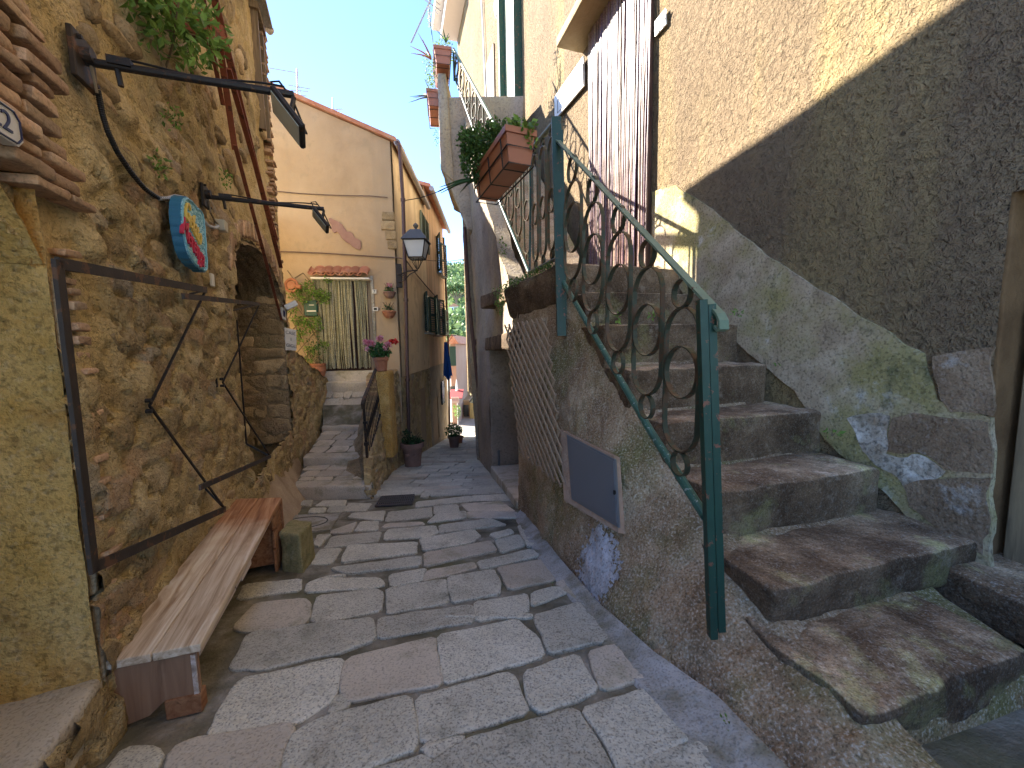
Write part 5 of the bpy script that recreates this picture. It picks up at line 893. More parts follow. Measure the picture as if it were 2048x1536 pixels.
# ================= wooden bench, stone block =================
bench = thing('wooden_bench', 'low weathered plank bench standing on the sloping paving by the left wall', 'bench', (-2.05, 2.6, -.4))
NL, NR, FR_, FL_ = np.array([-1.915, 1.64, .08]), np.array([-1.545, 1.75, .08]), np.array([-2.262, 3.62, .08]), np.array([-2.69, 3.60, .08])
_m = NM('two_tone_pine'); _v = _m.n('ShaderNodeMapping', {'Vector': _m.n('ShaderNodeMapping', {'Vector': _m.co, 'Rotation': (0, 0, -.4)}).outputs[0], 'Scale': (1, .06, 1)}).outputs[0]; _g = _m.noise(19, 6, .62, 1.2, _v); _y = _m.n('ShaderNodeSeparateXYZ', {'Vector': _m.co}).outputs[1]
_a = _m.ramp(_g, [(.3, (.34, .22, .12)), (.5, (.64, .50, .34)), (.68, (.82, .73, .58))]); _b = _m.ramp(_g, [(.3, (.20, .075, .025)), (.5, (.42, .19, .08)), (.7, (.60, .34, .17))]); _k = _m.ramp(_m.ma('ADD', _m.ma('MULTIPLY', _y, .35), _m.ma('MULTIPLY', _m.noise(2.5), .5)), [(.22, 0.), (.5, 1.)]); _c = _m.mix(_k, _a, _b); _c = _m.mix(_m.ma('MULTIPLY', _m.ramp(_m.vor(3.2, v=_v), [(.03, 1.), (.12, 0.)]), .7), _c, (.14, .08, .05)); m_bench = _m.done(_c, .6, _m.bump(_g, .003), spec=.3)
tb = VZ*-.042; md0, md1 = (NL+NR)/2, (FL_+FR_)/2
for a_, b_, c_3, d_ in ((NL, md0+(NL-NR)*.014, md1+(FL_-FR_)*.014, FL_), (md0, NR, FR_, md1)):
    mb = MB(); mb.rock([a_+tb, b_+tb, c_3+tb, d_+tb, a_, b_, c_3, d_], .006, 40, .0035, 7, 5, .001); mb.build('plank', m_bench, bench, smooth=True)
ax_ = (FR_-NR); ax_[2] = 0; ax_ /= np.linalg.norm(ax_); wx = (NR-NL); wx /= np.linalg.norm(wx)
g0 = gz(1.8)
def panel(o, z0, notch, back, nm, wd=.345, th=.022, u0=.015):
    u0_ = NL+wx*u0+ax_*back; u0_ = np.array([u0_[0], u0_[1], 0]); mb = MB(); w2 = wd
    mb.prism([(0, z0), (w2*.38, z0+notch*.35), (w2*.56, z0+notch), (w2, z0+notch*.95), (w2, .037), (0, .037)], u0_, wx, VZ, ax_, th); return mb.build(nm, m_woodp, bench)
panel(0, gz(1.68)-.01, .085, .02, 'end_panel')
mb = MB(); q = NL+wx*.29+ax_*.04; mb.box((q[0], q[1], g0+.05), (.075, .03, .05), math.atan2(wx[1], wx[0]), bev=.004); mb.build('foot_block', m_wood1, bench)
fb = FR_-wx*.02; azb = math.atan2(ax_[1], ax_[0])
for k, (z0, z1) in enumerate(((.03, -.13), (-.14, -.30), (-.31, -.52))):
    mb = MB(); c = FR_-wx*.03-ax_*.14; mb.box((c[0], c[1], (z0+z1)/2), (.13+.006*k, .012, abs(z1-z0)/2), azb, bev=.004); mb.build('side_board', m_wood1, bench)
mb = MB(); c = (FR_+FL_)/2-ax_*.02; mb.box((c[0], c[1], -.25), (.012, .2, .30), azb, bev=.004); c = (FR_+FL_)/2-ax_*.26; mb.box((c[0], c[1], -.22), (.012, .19, .26), azb, bev=.004); mb.build('end_panel', m_wood1, bench)
mb = MB(); c = NR+(FR_-NR)*.07-wx*.03; mb.bar(NR-wx*.035+ax_*.05-VZ*.07, NR-wx*.03+ax_*.62-VZ*.075, .02, .05, wx); mb.bar(NR-wx*.02+ax_*.6-VZ*.06, FR_-wx*.03-ax_*.3-VZ*.062, .018, .035, wx); mb.bar(NR-wx*.018+ax_*.72-VZ*.085, NR-wx*.02+ax_*.95-VZ*.09, .016, .03, wx); mb.bar(NR-wx*.04+ax_*.03-VZ*.06, NR-wx*.04+ax_*.03-VZ*.30, .02, .03, wx); mb.build('broken_apron', m_wood0, bench)
sb_ = thing('stone_block', 'squat mossy yellowish stone block standing beside the far end of the bench', 'stone', G(600, 1120))
ga, gb, gc = G(562, 1140), G(607, 1143), G(629, 1112); gd = ga+(gc-gb); ht = (D(608, 1066, gb[1])[2]-gb[2]); up_ = np.array([0, 0, ht]); k_ = VZ*-.05
mb = MB(); mb.rock([ga+k_, gb+k_, gc+k_, gd+k_, ga+up_, gb+up_*.98, gc+up_*1.0, gd+up_*1.05], .025, 18, .02, 6, 5, .005); mb.build('block', stone('mossy_tuff', [(.3, (.22, .19, .08)), (.6, (.36, .31, .15)), (.8, (.44, .40, .26))], 5, speck=[(70, .25)], stains=[(6, .5, .7, (.12, .13, .04), .7)], bumps=((35, .008),)), sb_, smooth=True, weld=True)

# ================= floodlight arms, conduit =================
def flood(px0, py0, px1, py1, label, sc=1.):
    a = Lw(px0, py0, .03); L_ = .85
    for L_ in np.linspace(.3, 1.5, 121):
        p = a+Lw.n*L_; q = p-EYE; w_ = q.dot(_f)
        if 1024+F_*q.dot(_rt)/w_ > px1: break
    e = D(px1, py1, p[1]); t = thing('wall_floodlight', label, 'floodlight', a, 'floodlights on wall arms')
    mb = MB(); mb.box(a, (.085*sc, .012, .11*sc), az, bev=.004); mb.tube([a+Lw.n*.01-Lw.d*.02+VZ*.02, a+Lw.n*.05-Lw.d*.02+VZ*.02], .032, 12); mb.tube([a-Lw.d*.05+VZ*.08, a-Lw.d*.05+VZ*.08+Lw.n*.03], .01, 6); mb.tube([a+Lw.d*.05-VZ*.08, a+Lw.d*.05-VZ*.08+Lw.n*.03], .01, 6); mb.build('wall_plate', m_brsteel if sc > .95 else m_dark, t)
    mb = MB(); mb.tube([a, e], .019, 10); mb.box(a+(e-a)*.16+VZ*.015, (.045, .03, .018), .4); mb.tube([a+(e-a)*.14, a+(e-a)*.15-VZ*.09], .012, 6); mb.build('arm', m_dark, t)
    hx = (e-a)/np.linalg.norm(e-a); hd = e-VZ*.13*sc-hx*.035; sd2 = Lw.d; tl_ = np.array([.58, .1, -.80]); tl_ /= np.linalg.norm(tl_); R = np.stack([np.cross(sd2, tl_), sd2, tl_], 1)
    n0 = np.array([-.72, -.52, -.58]); n0 = n0-tl_*n0.dot(tl_); n0 /= np.linalg.norm(n0); R = np.stack([tl_, np.cross(n0, tl_), n0], 1); R /= np.linalg.norm(R, axis=0); mb = MB(); mb.box(hd, (.125*sc, .095*sc, .016), rot=R, bev=.008); hb = mb.build('lamp_head', m_dark, t)
    nn = R[:, 2]*(-1 if R[2, 2] > 0 else 1); mb = MB(); mb.box(hd+nn*.0155, (.108*sc, .08*sc, .004), rot=R); mb.build('glass', m_floodg, hb)
    mb = MB(); mb.bar(e-VZ*.01, hd-nn*.02+R[:, 1]*.06, .012, .025); mb.bar(e-VZ*.01, hd-nn*.02-R[:, 1]*.06, .012, .025); mb.build('yoke', m_dark, t)
    mb = MB(); mb.tube([e-hx*.09+VZ*.01, e-hx*.11+VZ*.05, e-hx*.07+VZ*.06, e-hx*.01-VZ*.02, hd+tl_*.11-nn*.03, hd+tl_*.09-nn*.02], .006, 6); mb.tube([a+(e-a)*q+VZ*(.025+.012*math.sin(q*9)) for q in np.linspace(.15, .95, 20)], .006, 5); mb.build('cable', m_blk, t); return t
flood(165, 122, 588, 190, 'large black floodlight on a long wall arm above the blue sign')
flood(410, 393, 648, 418, 'smaller black floodlight on the thinner arm beyond the blue sign', .85)
cj = thing('conduit', 'black and grey corrugated conduit looping down the left wall to a junction box', 'conduit', Lw(240, 310))
cpts = np.array([Lw(x, y, .05) for x, y in ((183, 132), (190, 160), (197, 188), (204, 225), (215, 262), (235, 305), (262, 345), (290, 378), (318, 397), (350, 398))]); tq = np.linspace(0, 9, 150); cp = np.stack([np.interp(tq, range(10), cpts[:, i]) for i in range(3)], -1)
for _ in range(6): cp[1:-1] = (cp[:-2]+cp[1:-1]*2+cp[2:])/4
mb = MB(); mb.tube(cp[28:], [.0115+.0025*(i % 2) for i in range(len(cp)-28)], 8); mb.build('corrugated_tube', m_blk, cj)
mb = MB(); mb.tube([Lw(x, y, .05) for x, y in ((316, 397), (335, 397), (350, 392), (372, 396), (392, 414), (404, 436), (416, 451), (430, 456), (436, 452))], .013, 8); mb.build('grey_tube', m_conw, cj)
mb = MB(); mb.tube([Lw(x, y, .06) for x, y in ((182, 130), (187, 150), (194, 186))], .007, 6); mb.tube([Lw(x, y, .05) for x, y in ((418, 402), (421, 425), (430, 443), (436, 448))], .008, 6); mb.build('lead', m_woodd, cj)
mb = MB(); mb.box(Lw(443, 452, .05), (.055, .04, .05), az, bev=.006); mb.build('junction_box', stone('cream_plastic', [(.3, (.50, .46, .36)), (.7, (.58, .54, .44))], 5, bumps=()), cj)
for (x, y, o_) in ((424, 560, .03),): sw_ = thing('switch_box', 'tiny white switch plate on the stone wall below the second floodlight', 'switch', Lw(x, y)); mb = MB(); mb.box(Lw(x, y, .04), (.03, .012, .055), az, bev=.004); mb.build('plate', m_wht, sw_)

# ================= blue shop sign =================
sg_ = thing('shop_sign', 'blue cloud-edged shop sign with yellow and crimson lettering on the left wall', 'sign', Lw(385, 470)); so_ = .15
ol = [(367, 394), (377, 397), (386, 405), (392, 416), (398, 417), (404, 426), (407, 445), (409, 470), (411, 505), (413, 540), (409, 545), (402, 540), (395, 535), (388, 530), (382, 522), (376, 512), (370, 494), (366, 474), (363, 455), (361, 436), (361, 418), (362, 404)]
ps = [Lw(*q, so_) for q in ol]; sz_ = [((p-Lw.p).dot(Lw.d), p[2]) for p in ps]; cs = np.mean(sz_, 0)
den = []
for i in range(len(sz_)):
    a_, b_ = np.array(sz_[i]), np.array(sz_[(i+1) % len(sz_)]); L_ = np.linalg.norm(b_-a_); out = np.array([(b_-a_)[1], -(b_-a_)[0]])/max(L_, 1e-6); out *= np.sign(out.dot((a_+b_)/2-cs)); n_ = 6
    den += [tuple(a_+(b_-a_)*j/n_+out*.10*L_*math.sin(math.pi*j/n_)) for j in range(n_)]
mb = MB(); mb.prism(den, Lw.p+Lw.n*(so_-.06), Lw.d, VZ, Lw.n, .06); mb.build('body', m_sblue, sg_)
mb = MB(); mb.prism([tuple(cs+(np.array(q)-cs)*.97) for q in den], Lw.p+Lw.n*so_, Lw.d, VZ, Lw.n, .004); m_ = stone('hatched_blue', [(.35, (.03, .16, .26)), (.48, (.20, .48, .60)), (.6, (.48, .74, .82))], 26, bumps=((60, .002),), stretch=(1, 1, 3.2)); mb.build('face', m_, sg_)
mb = MB(); mb.tube([LP(q[0], q[1], so_+.006) for q in [tuple(cs+(np.array(q)-cs)*.94) for q in den[::3]]], .007, 5, closed=True); mb.build('rim', m_slb, sg_)
for (s_, pa_, pb_, m_, sz2) in (('Gelato', (370, 418), (400, 478), m_syel, .21), ('Merenga', (365, 452), (405, 520), m_sred, .19)):
    A_, B_ = Lw(*pa_, so_+.006), Lw(*pb_, so_+.006); du_ = (B_-A_); L_ = np.linalg.norm(du_); du_ /= L_; dv_ = np.cross(Lw.n*1., du_); dv_ *= np.sign(dv_[2]); o = text(s_, 'lettering', m_, sg_, (A_+B_)/2, du_, dv_, sz2, .012)
    w_ = max((Vector(v.co)).dot(Vector(du_)) for v in o.data.vertices)-min((Vector(v.co)).dot(Vector(du_)) for v in o.data.vertices); cx = (A_+B_)/2-np.array(sg_.location); f_ = L_/w_*1.05
    for v in o.data.vertices: q = np.array(v.co)-cx; a_ = q.dot(du_); q = q+du_*a_*(f_-1); v.co = Vector(cx+q)

# ================= folding iron frames =================
def solve(px, py, qx, qy):     # offset so that a square arm from the frame corner meets the wall at q
    w_ = Lw(qx, qy); sq = (w_-Lw.p).dot(Lw.d); best = min(np.linspace(.05, .8, 151), key=lambda o: abs((Lw(px, py, o)-Lw.p).dot(Lw.d)-sq)); return best
for (cor, arm, brk, bot, label, full) in (((412, 580), (366, 592), (290, 812), (450, 1018), 'rusty brown folding iron frame hung on the left wall above the bench', True), ((519, 608), (462, 622), (440, 765), (541, 913), 'second folding iron frame standing out by the arch, thinner and further', False)):
    o_ = solve(*cor, *arm); o_ = min(max(o_, .12), .5); fr = thing('iron_frame', label, 'frame', Lw(*cor, o_), 'folding iron frames'); K = (.014, .044) if full else (.014, .034)
    C1 = Lw(*cor, o_); C2 = Lw(*bot, o_); Bk = Lw(*brk, .05); W1 = C1-Lw.n*(o_-.0)
    start = ((115, 526), (187, 1135)) if full else ((366, 592), (400, 975))
    T0, B0 = Lw(*start[0], o_), Lw(*start[1], o_); mb = MB(); mb.bar(T0, C1, *K, Lw.n); mb.build('top_bar', m_brsteel, fr)
    mb = MB(); mb.bar(B0, C2, *K, Lw.n); mb.build('bottom_bar', m_brsteel, fr)
    if full: mb = MB(); mb.bar(T0+VZ*.012, B0-VZ*.02, *K, Lw.n); mb.build('upright', m_brsteel, fr)
    else: mb = MB(); mb.bar(Lw(474, 640, .06), Lw(493, 888, .06), .012, .012); mb.bar(Lw(493, 888, .06), C2, .012, .02); mb.build('upright', m_dark, fr)
    mb = MB(); mb.bar(C1, Lw(*arm, .02), .03, .012); mb.build('arm', m_brsteel, fr); mb = MB()
    if full: mb.bar(C2, Lw(402, 968, .02), .03, .012); mb.build('arm', m_dark, fr)
    for E_ in (C1, C2): mb = MB(); mb.bar(E_, Bk+Lw.n*.02, .012, .010); mb.build('brace', m_dark, fr)
    mb = MB(); mb.box(Bk-Lw.n*.03, (.012, .012, .04), az, bev=.003); mb.tube([Bk-VZ*.03, Bk-VZ*.03+Lw.n*.03], .012, 8); mb.tube([Bk+VZ*.03, Bk+VZ*.03+Lw.n*.03], .012, 8); mb.build('bracket', m_dark, fr)
# ================= rusty structure and plants on the left house =================
rs = thing('rusty_rail', 'rust red iron bars and beam slanting down the left stone house', 'railing', Lw(460, 150, .3))
for (a_, b_, w_, h_) in (((422, -30), (562, 535), .035, .02), ((400, -30), (427, 112), .025, .012), ((438, 80), (470, 300), .03, .02), ((456, 137), (553, 480), .03, .02), ((409, 20), (446, 210), .02, .012), ((470, 290), (563, 640), .022, .012)):
    A_ = Lw(*a_, .26); B_ = Lw(*b_, .12 if b_[1] > 400 else .22); mb = MB(); mb.bar(A_, B_, w_*1.6, h_); mb.build('bar', m_rustr, rs)
mb = MB(); mb.bar(Lw(350, 30, .1), Lw(442, 78, .3), .1, .16); mb.build('beam', m_rustr, rs)
def bush(nm, label, cat, loc, clusters, mat, grp=None, stems=None, rg=rng, asp=.5, up=.2):
    t = thing(nm, label, cat, loc, grp); mb = MB()
    for (c, s_, n_, L_) in clusters: mb.leaves(c, s_, (n_, L_), rg, up, asp)
    mb.build('foliage', mat, t)
    if stems:
        mb = MB()
        for st in stems: mb.tube(st, np.linspace(.008, .003, len(st)), 5)
        mb.build('stems', m_woodd, t)
    return t
bush('wall_shrub', 'loose light green shrub growing out of the top of the left wall', 'plant', Lw(350, 60, .2), [(Lw(350, 40, .2), (.28, .3, .25), 260, .075), (Lw(395, 60, .22), (.18, .2, .25), 160, .07), (Lw(330, 5, .15), (.2, .3, .2), 160, .07), (Lw(370, 105, .15), (.12, .15, .12), 70, .05)], l_lt, stems=[[Lw(330, 140, .02), Lw(345, 90, .1), Lw(352, 40, .2), Lw(360, -20, .25)], [Lw(300, 20, .02), Lw(330, 60, .1), Lw(390, 70, .25)]])
for (x, y, lab) in ((318, 330, 'small weed tuft on the left wall, between the two floodlights'), (452, 360, 'weed tuft on the left wall beside the rusty bars'), (345, 235, 'weed tuft high on the left wall under the long arm')):
    bush('wall_weed', lab, 'plant', Lw(x, y, .06), [(Lw(x, y, .07), (.06, .06, .09), 50, .035)], l_lt, 'weeds in the left wall')

# ================= facade furniture =================
def cable(nm, label, pts, r=.008, mat=None, grp=None):
    t = thing(nm, label, 'cable', pts[0], grp); mb = MB(); mb.tube(pts, r, 5); mb.build('wire', mat or m_conw, t)
m_cab = paint('brown_cable', (.16, .11, .08), .2, .7)
cable('facade_cable', 'brown cable clipped across the peach front above the pink patch', [Fw(x, y, .05) for x, y in ((527, 380), (600, 387), (680, 391), (740, 392), (775, 395))], .012, m_cab, 'cables on the peach front')
cable('facade_cable', 'brown cable clipped across the peach front just above the tile awning', [Fw(x, y, .05) for x, y in ((555, 503), (640, 506), (720, 511), (798, 516), (812, 520))], .016, m_cab, 'cables on the peach front')
cable('facade_cable', 'thin cable hanging down the left edge of the peach front', [Fw(x, y, .05) for x, y in ((526, 270), (527, 370), (530, 395), (527, 420))], .01, m_cab, 'cables on the peach front')
cable('overhead_wire', 'black wire spanning the alley below the terrace corbel', [Sw(803, 402, .1), D(840, 396, 10.6)*1., D(880, 382, 10.2), D(905, 369, 10.0)], .012, m_blk, 'wires over the alley')
cable('overhead_wire', 'thin far wire crossing the sky gap beside the street lantern', [Sw(838, 518, .1), D(860, 521, 13), D(895, 523, 12), D(932, 518, 11)], .008, m_blk, 'wires over the alley')
cable('facade_cable', 'bundle of cables running down the side of the row of houses', [Sw(x, y, .1) for x, y in ((812, 520), (830, 545), (855, 575), (875, 597), (892, 615))], .02, m_cab)
lt = thing('street_lantern', 'black four-sided wall lantern on a scrolled bracket at the house corner', 'lantern', Fw(798, 552))
bp = Fw(798, 552, .1); mb = MB(); mb.box(bp, (.075, .05, .30), azf, bev=.01); mb.build('back_plate', m_dark, lt)
LC = D(833, 490, 9.9); base = D(834, 527, 9.9); mb = MB(); arm0 = bp+VZ*.02-np.array([0, .05, 0]); arm1 = base-VZ*.16; mb.tube([arm0, arm0*.5+arm1*.5+VZ*.03, arm1, arm1+VZ*.03], .018, 8)
sc_ = [arm0*.75+arm1*.25-VZ*.08+np.array([math.cos(a)*.07*(1-a/14), 0, math.sin(a)*.09*(1-a/14)]) for a in np.linspace(0, 11, 40)]; mb.tube(sc_, .009, 6); mb.tube([arm0-VZ*.2, arm0*.7+arm1*.3-VZ*.18, arm0*.4+arm1*.6-VZ*.06, arm1-VZ*.01], .012, 6); mb.build('bracket', m_dark, lt)
def frustum(mb, c, z0, z1, r0, r1, th=0):
    V = [(c[0]+sx*r, c[1]+sy*r, z) for z, r in ((z0, r0), (z1, r1)) for sx, sy in ((-1, -1), (1, -1), (1, 1), (-1, 1))]; return mb.hexa(V)
zb_ = D(833, 517, 9.9)[2]; zt_ = D(833, 484, 9.9)[2]; zp = D(833, 461, 9.9)[2]; mb = MB(); frustum(mb, LC, zb_+.01, zt_-.01, .165, .255); mb.build('glass_panes', m_lglass, lt)
mb = MB()
for sx, sy in ((-1, -1), (1, -1), (1, 1), (-1, 1)): mb.bar((LC[0]+sx*.175, LC[1]+sy*.175, zb_), (LC[0]+sx*.268, LC[1]+sy*.268, zt_), .02, .02)
for z_, r_ in ((zb_, .18), (zt_, .27)):
    for k in range(4): a_, b_ = [(LC[0]+sx*r_, LC[1]+sy*r_, z_) for sx, sy in (((-1, -1), (1, -1)), ((1, -1), (1, 1)), ((1, 1), (-1, 1)), ((-1, 1), (-1, -1)))[k]]; mb.bar(a_, b_, .022, .022)
mb.build('frame', m_dark, lt)
mb = MB(); frustum(mb, LC, zt_+.012, zp-.06, .31, .17); frustum(mb, LC, zp-.062, zp, .17, .12); mb.lathe([(.05, 0), (.03, .05), (.06, .09), (.07, .12), (.04, .16), (.0, .19)], (LC[0], LC[1], zp), 10); mb.build('roof', paint('lantern_tin', (.10, .10, .095), .25, .5, .3), lt)
mb = MB()
for k in range(6): a = k*math.pi/3; mb.tube([(LC[0]+math.cos(a)*.13, LC[1]+math.sin(a)*.13, zb_-.01), (LC[0]+math.cos(a)*.12, LC[1]+math.sin(a)*.12, zb_-.08), (LC[0]+math.cos(a)*.03, LC[1]+math.sin(a)*.03, arm1[2]+.03)], .009, 5)
mb.build('cradle', m_dark, lt)

POT = [(.0, 0), (.62, 0), (.66, .02), (.84, .78), (.88, .80), (1., .81), (1., .98), (.96, 1.), (.9, 1.), (.86, .88), (.0, .88)]
def pot(nm, label, cat, c, r, h, mat, prof=POT, grp=None, soil=True):
    t = thing(nm, label, cat, c, grp); mb = MB(); mb.lathe([(a*r, b*h) for a, b in prof], c, 28); mb.build('pot', mat, t, smooth=False)
    if soil: mb = MB(); mb.lathe([(.0, h*.885), (r*.85, h*.885), (r*.0, h*.93)], c, 16); mb.build('soil', m_soil, t)
    return t
def potplant(nm, label, c, r, h, mat, leafmat, clusters, grp=None, prof=POT, flowers=()):
    t = pot(nm, label, 'potted plant', c, r, h, mat, prof, grp); mb = MB()
    for (dc, s_, n_, L_) in clusters: mb.leaves(np.array(c)+np.array([0, 0, h])+np.array(dc), s_, (n_, L_), rng, .3, .62)
    mb.build('foliage', leafmat, t)
    for (fm_, fl) in flowers:
        mb = MB()
        for (dc, s_, n_) in fl: mb.leaves(np.array(c)+np.array([0, 0, h])+np.array(dc), s_, (int(n_*1.5), .055), rng, .3, .9)
        mb.build('blossoms', fm_, t)
    mb = MB()
    for k in range(7): a = k*.9; mb.tube([np.array(c)+VZ*h*.88, np.array(c)+VZ*(h+.1)+np.array([math.cos(a)*r*.4, math.sin(a)*r*.4, 0]), np.array(c)+VZ*(h+.22)+np.array([math.cos(a)*r*.8, math.sin(a)*r*.8, 0])], .007, 5)
    mb.build('stems', m_woodd, t); return t
g1 = G(822, 936); g1[1] += .28; g1[0] -= .02; g1[2] = gz(g1[1])
pt = potplant('potted_plant', 'largest terracotta tub in the alley, with a low dark shrub', g1, .30, .64, m_terrad, l_dk, [((-.05, 0, .06), (.2, .2, .1), 150, .07), ((-.12, 0, .2), (.1, .1, .14), 90, .06), ((.12, 0, .05), (.16, .16, .1), 110, .07)], 'terracotta tubs down the alley')
mb = MB(); 
for a in (-1.9, -1.2): mb.lathe([(.0, 0), (.05, 0), (.06, .03), (.05, .06), (.0, .06)], (g1[0]+math.cos(a)*.245, g1[1]+math.sin(a)*.245, g1[2]+.33), 10)
mb.build('relief_garland', m_terrad, pt)
g2 = G(907, 896); g2[1] += .2; g2[2] = gz(g2[1]); potplant('potted_plant', 'bushy terracotta tub further down the alley, near the far downpipe', g2, .24, .46, m_terrad, l_ger, [((0, 0, .18), (.34, .34, .24), 420, .09), ((-.05, 0, .36), (.18, .18, .14), 140, .07)], 'terracotta tubs down the alley')
g3 = G(917, 887); g3[1] += .2; g3[2] = gz(g3[1]); potplant('potted_plant', 'smallest red tub at the far end of the row in the alley', g3, .2, .3, m_terra, l_mid, [((-.02, 0, .2), (.16, .16, .2), 160, .07)], 'terracotta tubs down the alley')
c = D(763, 742, 8.35); BOWL = [(0, 0), (.68, 0), (.72, .02), (.82, .45), (.86, .5), (.84, .52), (.9, .74), (1, .76), (1.02, .98), (.95, 1.), (.9, .88), (0, .88)]
potplant('potted_geranium', 'pink geranium in a ribbed terracotta pot on the end of the dark railing', c, .155, .30, m_terra, l_ger, [((0, 0, .10), (.22, .2, .13), 260, .085), ((-.05, 0, .18), (.16, .14, .1), 110, .075)], None, BOWL, [(f_pink, [((-.30, 0, .33), (.05, .05, .045), 34), ((-.19, 0, .27), (.07, .06, .07), 60), ((.01, -.02, .40), (.06, .05, .06), 55), ((.17, 0, .27), (.05, .05, .05), 34), ((-.26, 0, .18), (.05, .05, .05), 34), ((.12, -.03, .18), (.05, .04, .04), 28)]), (f_red, [((.20, .1, .33), (.035, .04, .04), 20), ((.30, .1, .32), (.04, .04, .04), 26)])])
mb = MB(); mb.rock([c+np.array([-.05, -.12, -1.9]), c+np.array([.2, -.12, -1.9]), c+np.array([.2, .3, -1.9]), c+np.array([-.05, .3, -1.9]), c+np.array([-.1, -.12, -.01]), c+np.array([.17, -.12, -.01]), c+np.array([.17, .3, -.01]), c+np.array([-.1, .3, -.01])], .04, 12, .02, 5, 3); mb.build('pier', m_ochre, rw, smooth=True)
def halfpot(px, py, w_, label, fl=None, style=0):
    c = Fw(px, py, .18); r = w_*9.9/770/2; t = potplant('wall_pot', label, (c[0], c[1], c[2]-r*1.1), r, r*1.1, m_terrad if style else m_terra, l_ger, [((0, 0, r*.4), (r*.8, r*.6, r*.45), 90, .05)], 'wall pots by the door', [(0, 0), (.45, .04), (.75, .3), (.95, .75), (1.04, .82), (1.04, .97), (.98, 1), (.9, .9), (0, .9)], fl or ())
    return t
halfpot(779, 584, 24, 'upper basket-weave terracotta wall pot with one pink bloom, right of the beaded door', [(f_pink, [((0, 0, .17), (.05, .04, .05), 40)])], 1)
halfpot(778, 622, 27, 'lower smooth orange wall pot with green leaves, right of the beaded door')
c = D(636, 754, 9.7); potplant('potted_plant', 'glossy red clay pot at the foot of the trellis by the beaded door', c, .2, .34, m_terra, l_mid, [((-.05, .05, .35), (.22, .15, .4), 150, .06)], None, [(0, 0), (.6, 0), (.75, .05), (.98, .45), (.95, .75), (.9, .82), (1., .86), (1., 1.), (.9, 1.), (.85, .9), (0, .9)])
c = Fw(584, 571, .25); t = thing('wall_pot', 'round red clay face pot hung on the trellis top left', 'wall pot', c, 'wall pots by the door'); mb = MB(); mb.tube([c+np.array([math.cos(a)*.15, -.02, math.sin(a)*.15]) for a in np.linspace(0, 2*math.pi, 20)[:-1]], .035, 8, closed=True); mb.tube([c, c+Fw.n*.06], .1, 14); mb.tube([c+np.array([.12, -.05, -.02]), c+np.array([.26, -.06, -.05])], .05, 10); mb.build('disc', m_terra, t)
tr = thing('plant_trellis', 'brown diamond wooden trellis leaning left of the beaded door', 'trellis', Fw(610, 650, .2)); mb = MB()
for a_, b_ in (((575, 541), (645, 640)), ((606, 546), (640, 585)), ((590, 556), (606, 546)), ((583, 582), (640, 690)), ((585, 641), (622, 715)), ((640, 600), (585, 660)), ((638, 655), (590, 710)), ((602, 590), (575, 640)), ((630, 690), (600, 735)), ((590, 610), (636, 668))): mb.bar(Fw(*a_, .2), Fw(*b_, .2), .03, .02)
mb.build('slats', m_woodd, tr)
cl = []
for (x, y, s_, n_) in ((600, 578, .16, 110), (615, 570, .15, 90), (590, 590, .2, 130), (625, 588, .2, 150), (645, 590, .2, 140), (610, 600, .15, 90), (650, 600, .12, 70), (595, 640, .16, 100), (612, 645, .2, 140), (630, 655, .2, 140), (600, 665, .14, 90), (590, 680, .2, 110), (635, 640, .12, 60), (620, 700, .16, 100), (615, 720, .18, 80), (650, 690, .12, 40), (655, 560, .1, 40), (585, 620, .14, 70)): cl.append((Fw(x, y, .25), (s_*1.1, .1, s_*.7), n_, .065))
bush('climbing_plant', 'leggy green climber spreading over the trellis and the letterbox', 'climbing plant', Fw(615, 650, .25), cl, l_lt, stems=[[Fw(x, y, .22) for x, y in q] for q in (((628, 735), (615, 700), (622, 660), (612, 610), (600, 575)), ((630, 735), (640, 690), (636, 640), (640, 600), (650, 575)), ((626, 735), (600, 690), (590, 640), (596, 590)))])
lb = thing('letterbox', 'dark green metal letterbox half covered by the climber', 'letterbox', Fw(623, 615, .2)); mb = MB(); mb.box(Fw(623, 617, .14), (.16, .08, .2), azf, bev=.02); mb.build('body', m_mail, lb); mb = MB(); mb.box(Fw(623, 622, .225), (.11, .008, .015), azf); mb.box(Fw(623, 610, .225), (.06, .006, .008), azf); mb.build('slot', m_wht, lb)
sl_ = thing('security_light', 'white tilted security lamp on the corner over the marble plaque', 'lamp', D(580, 615, 7.3)); R = np.array(Matrix.Rotation(.5, 3, 'Z')@Matrix.Rotation(-.5, 3, 'Y')); mb = MB(); mb.box(D(582, 611, 7.25), (.11, .07, .05), rot=R, bev=.01); mb.build('housing', m_wht, sl_); mb = MB(); mb.tube([D(565, 611, 7.35), D(578, 612, 7.3)], .02, 8); mb.build('bracket', m_rustr, sl_)

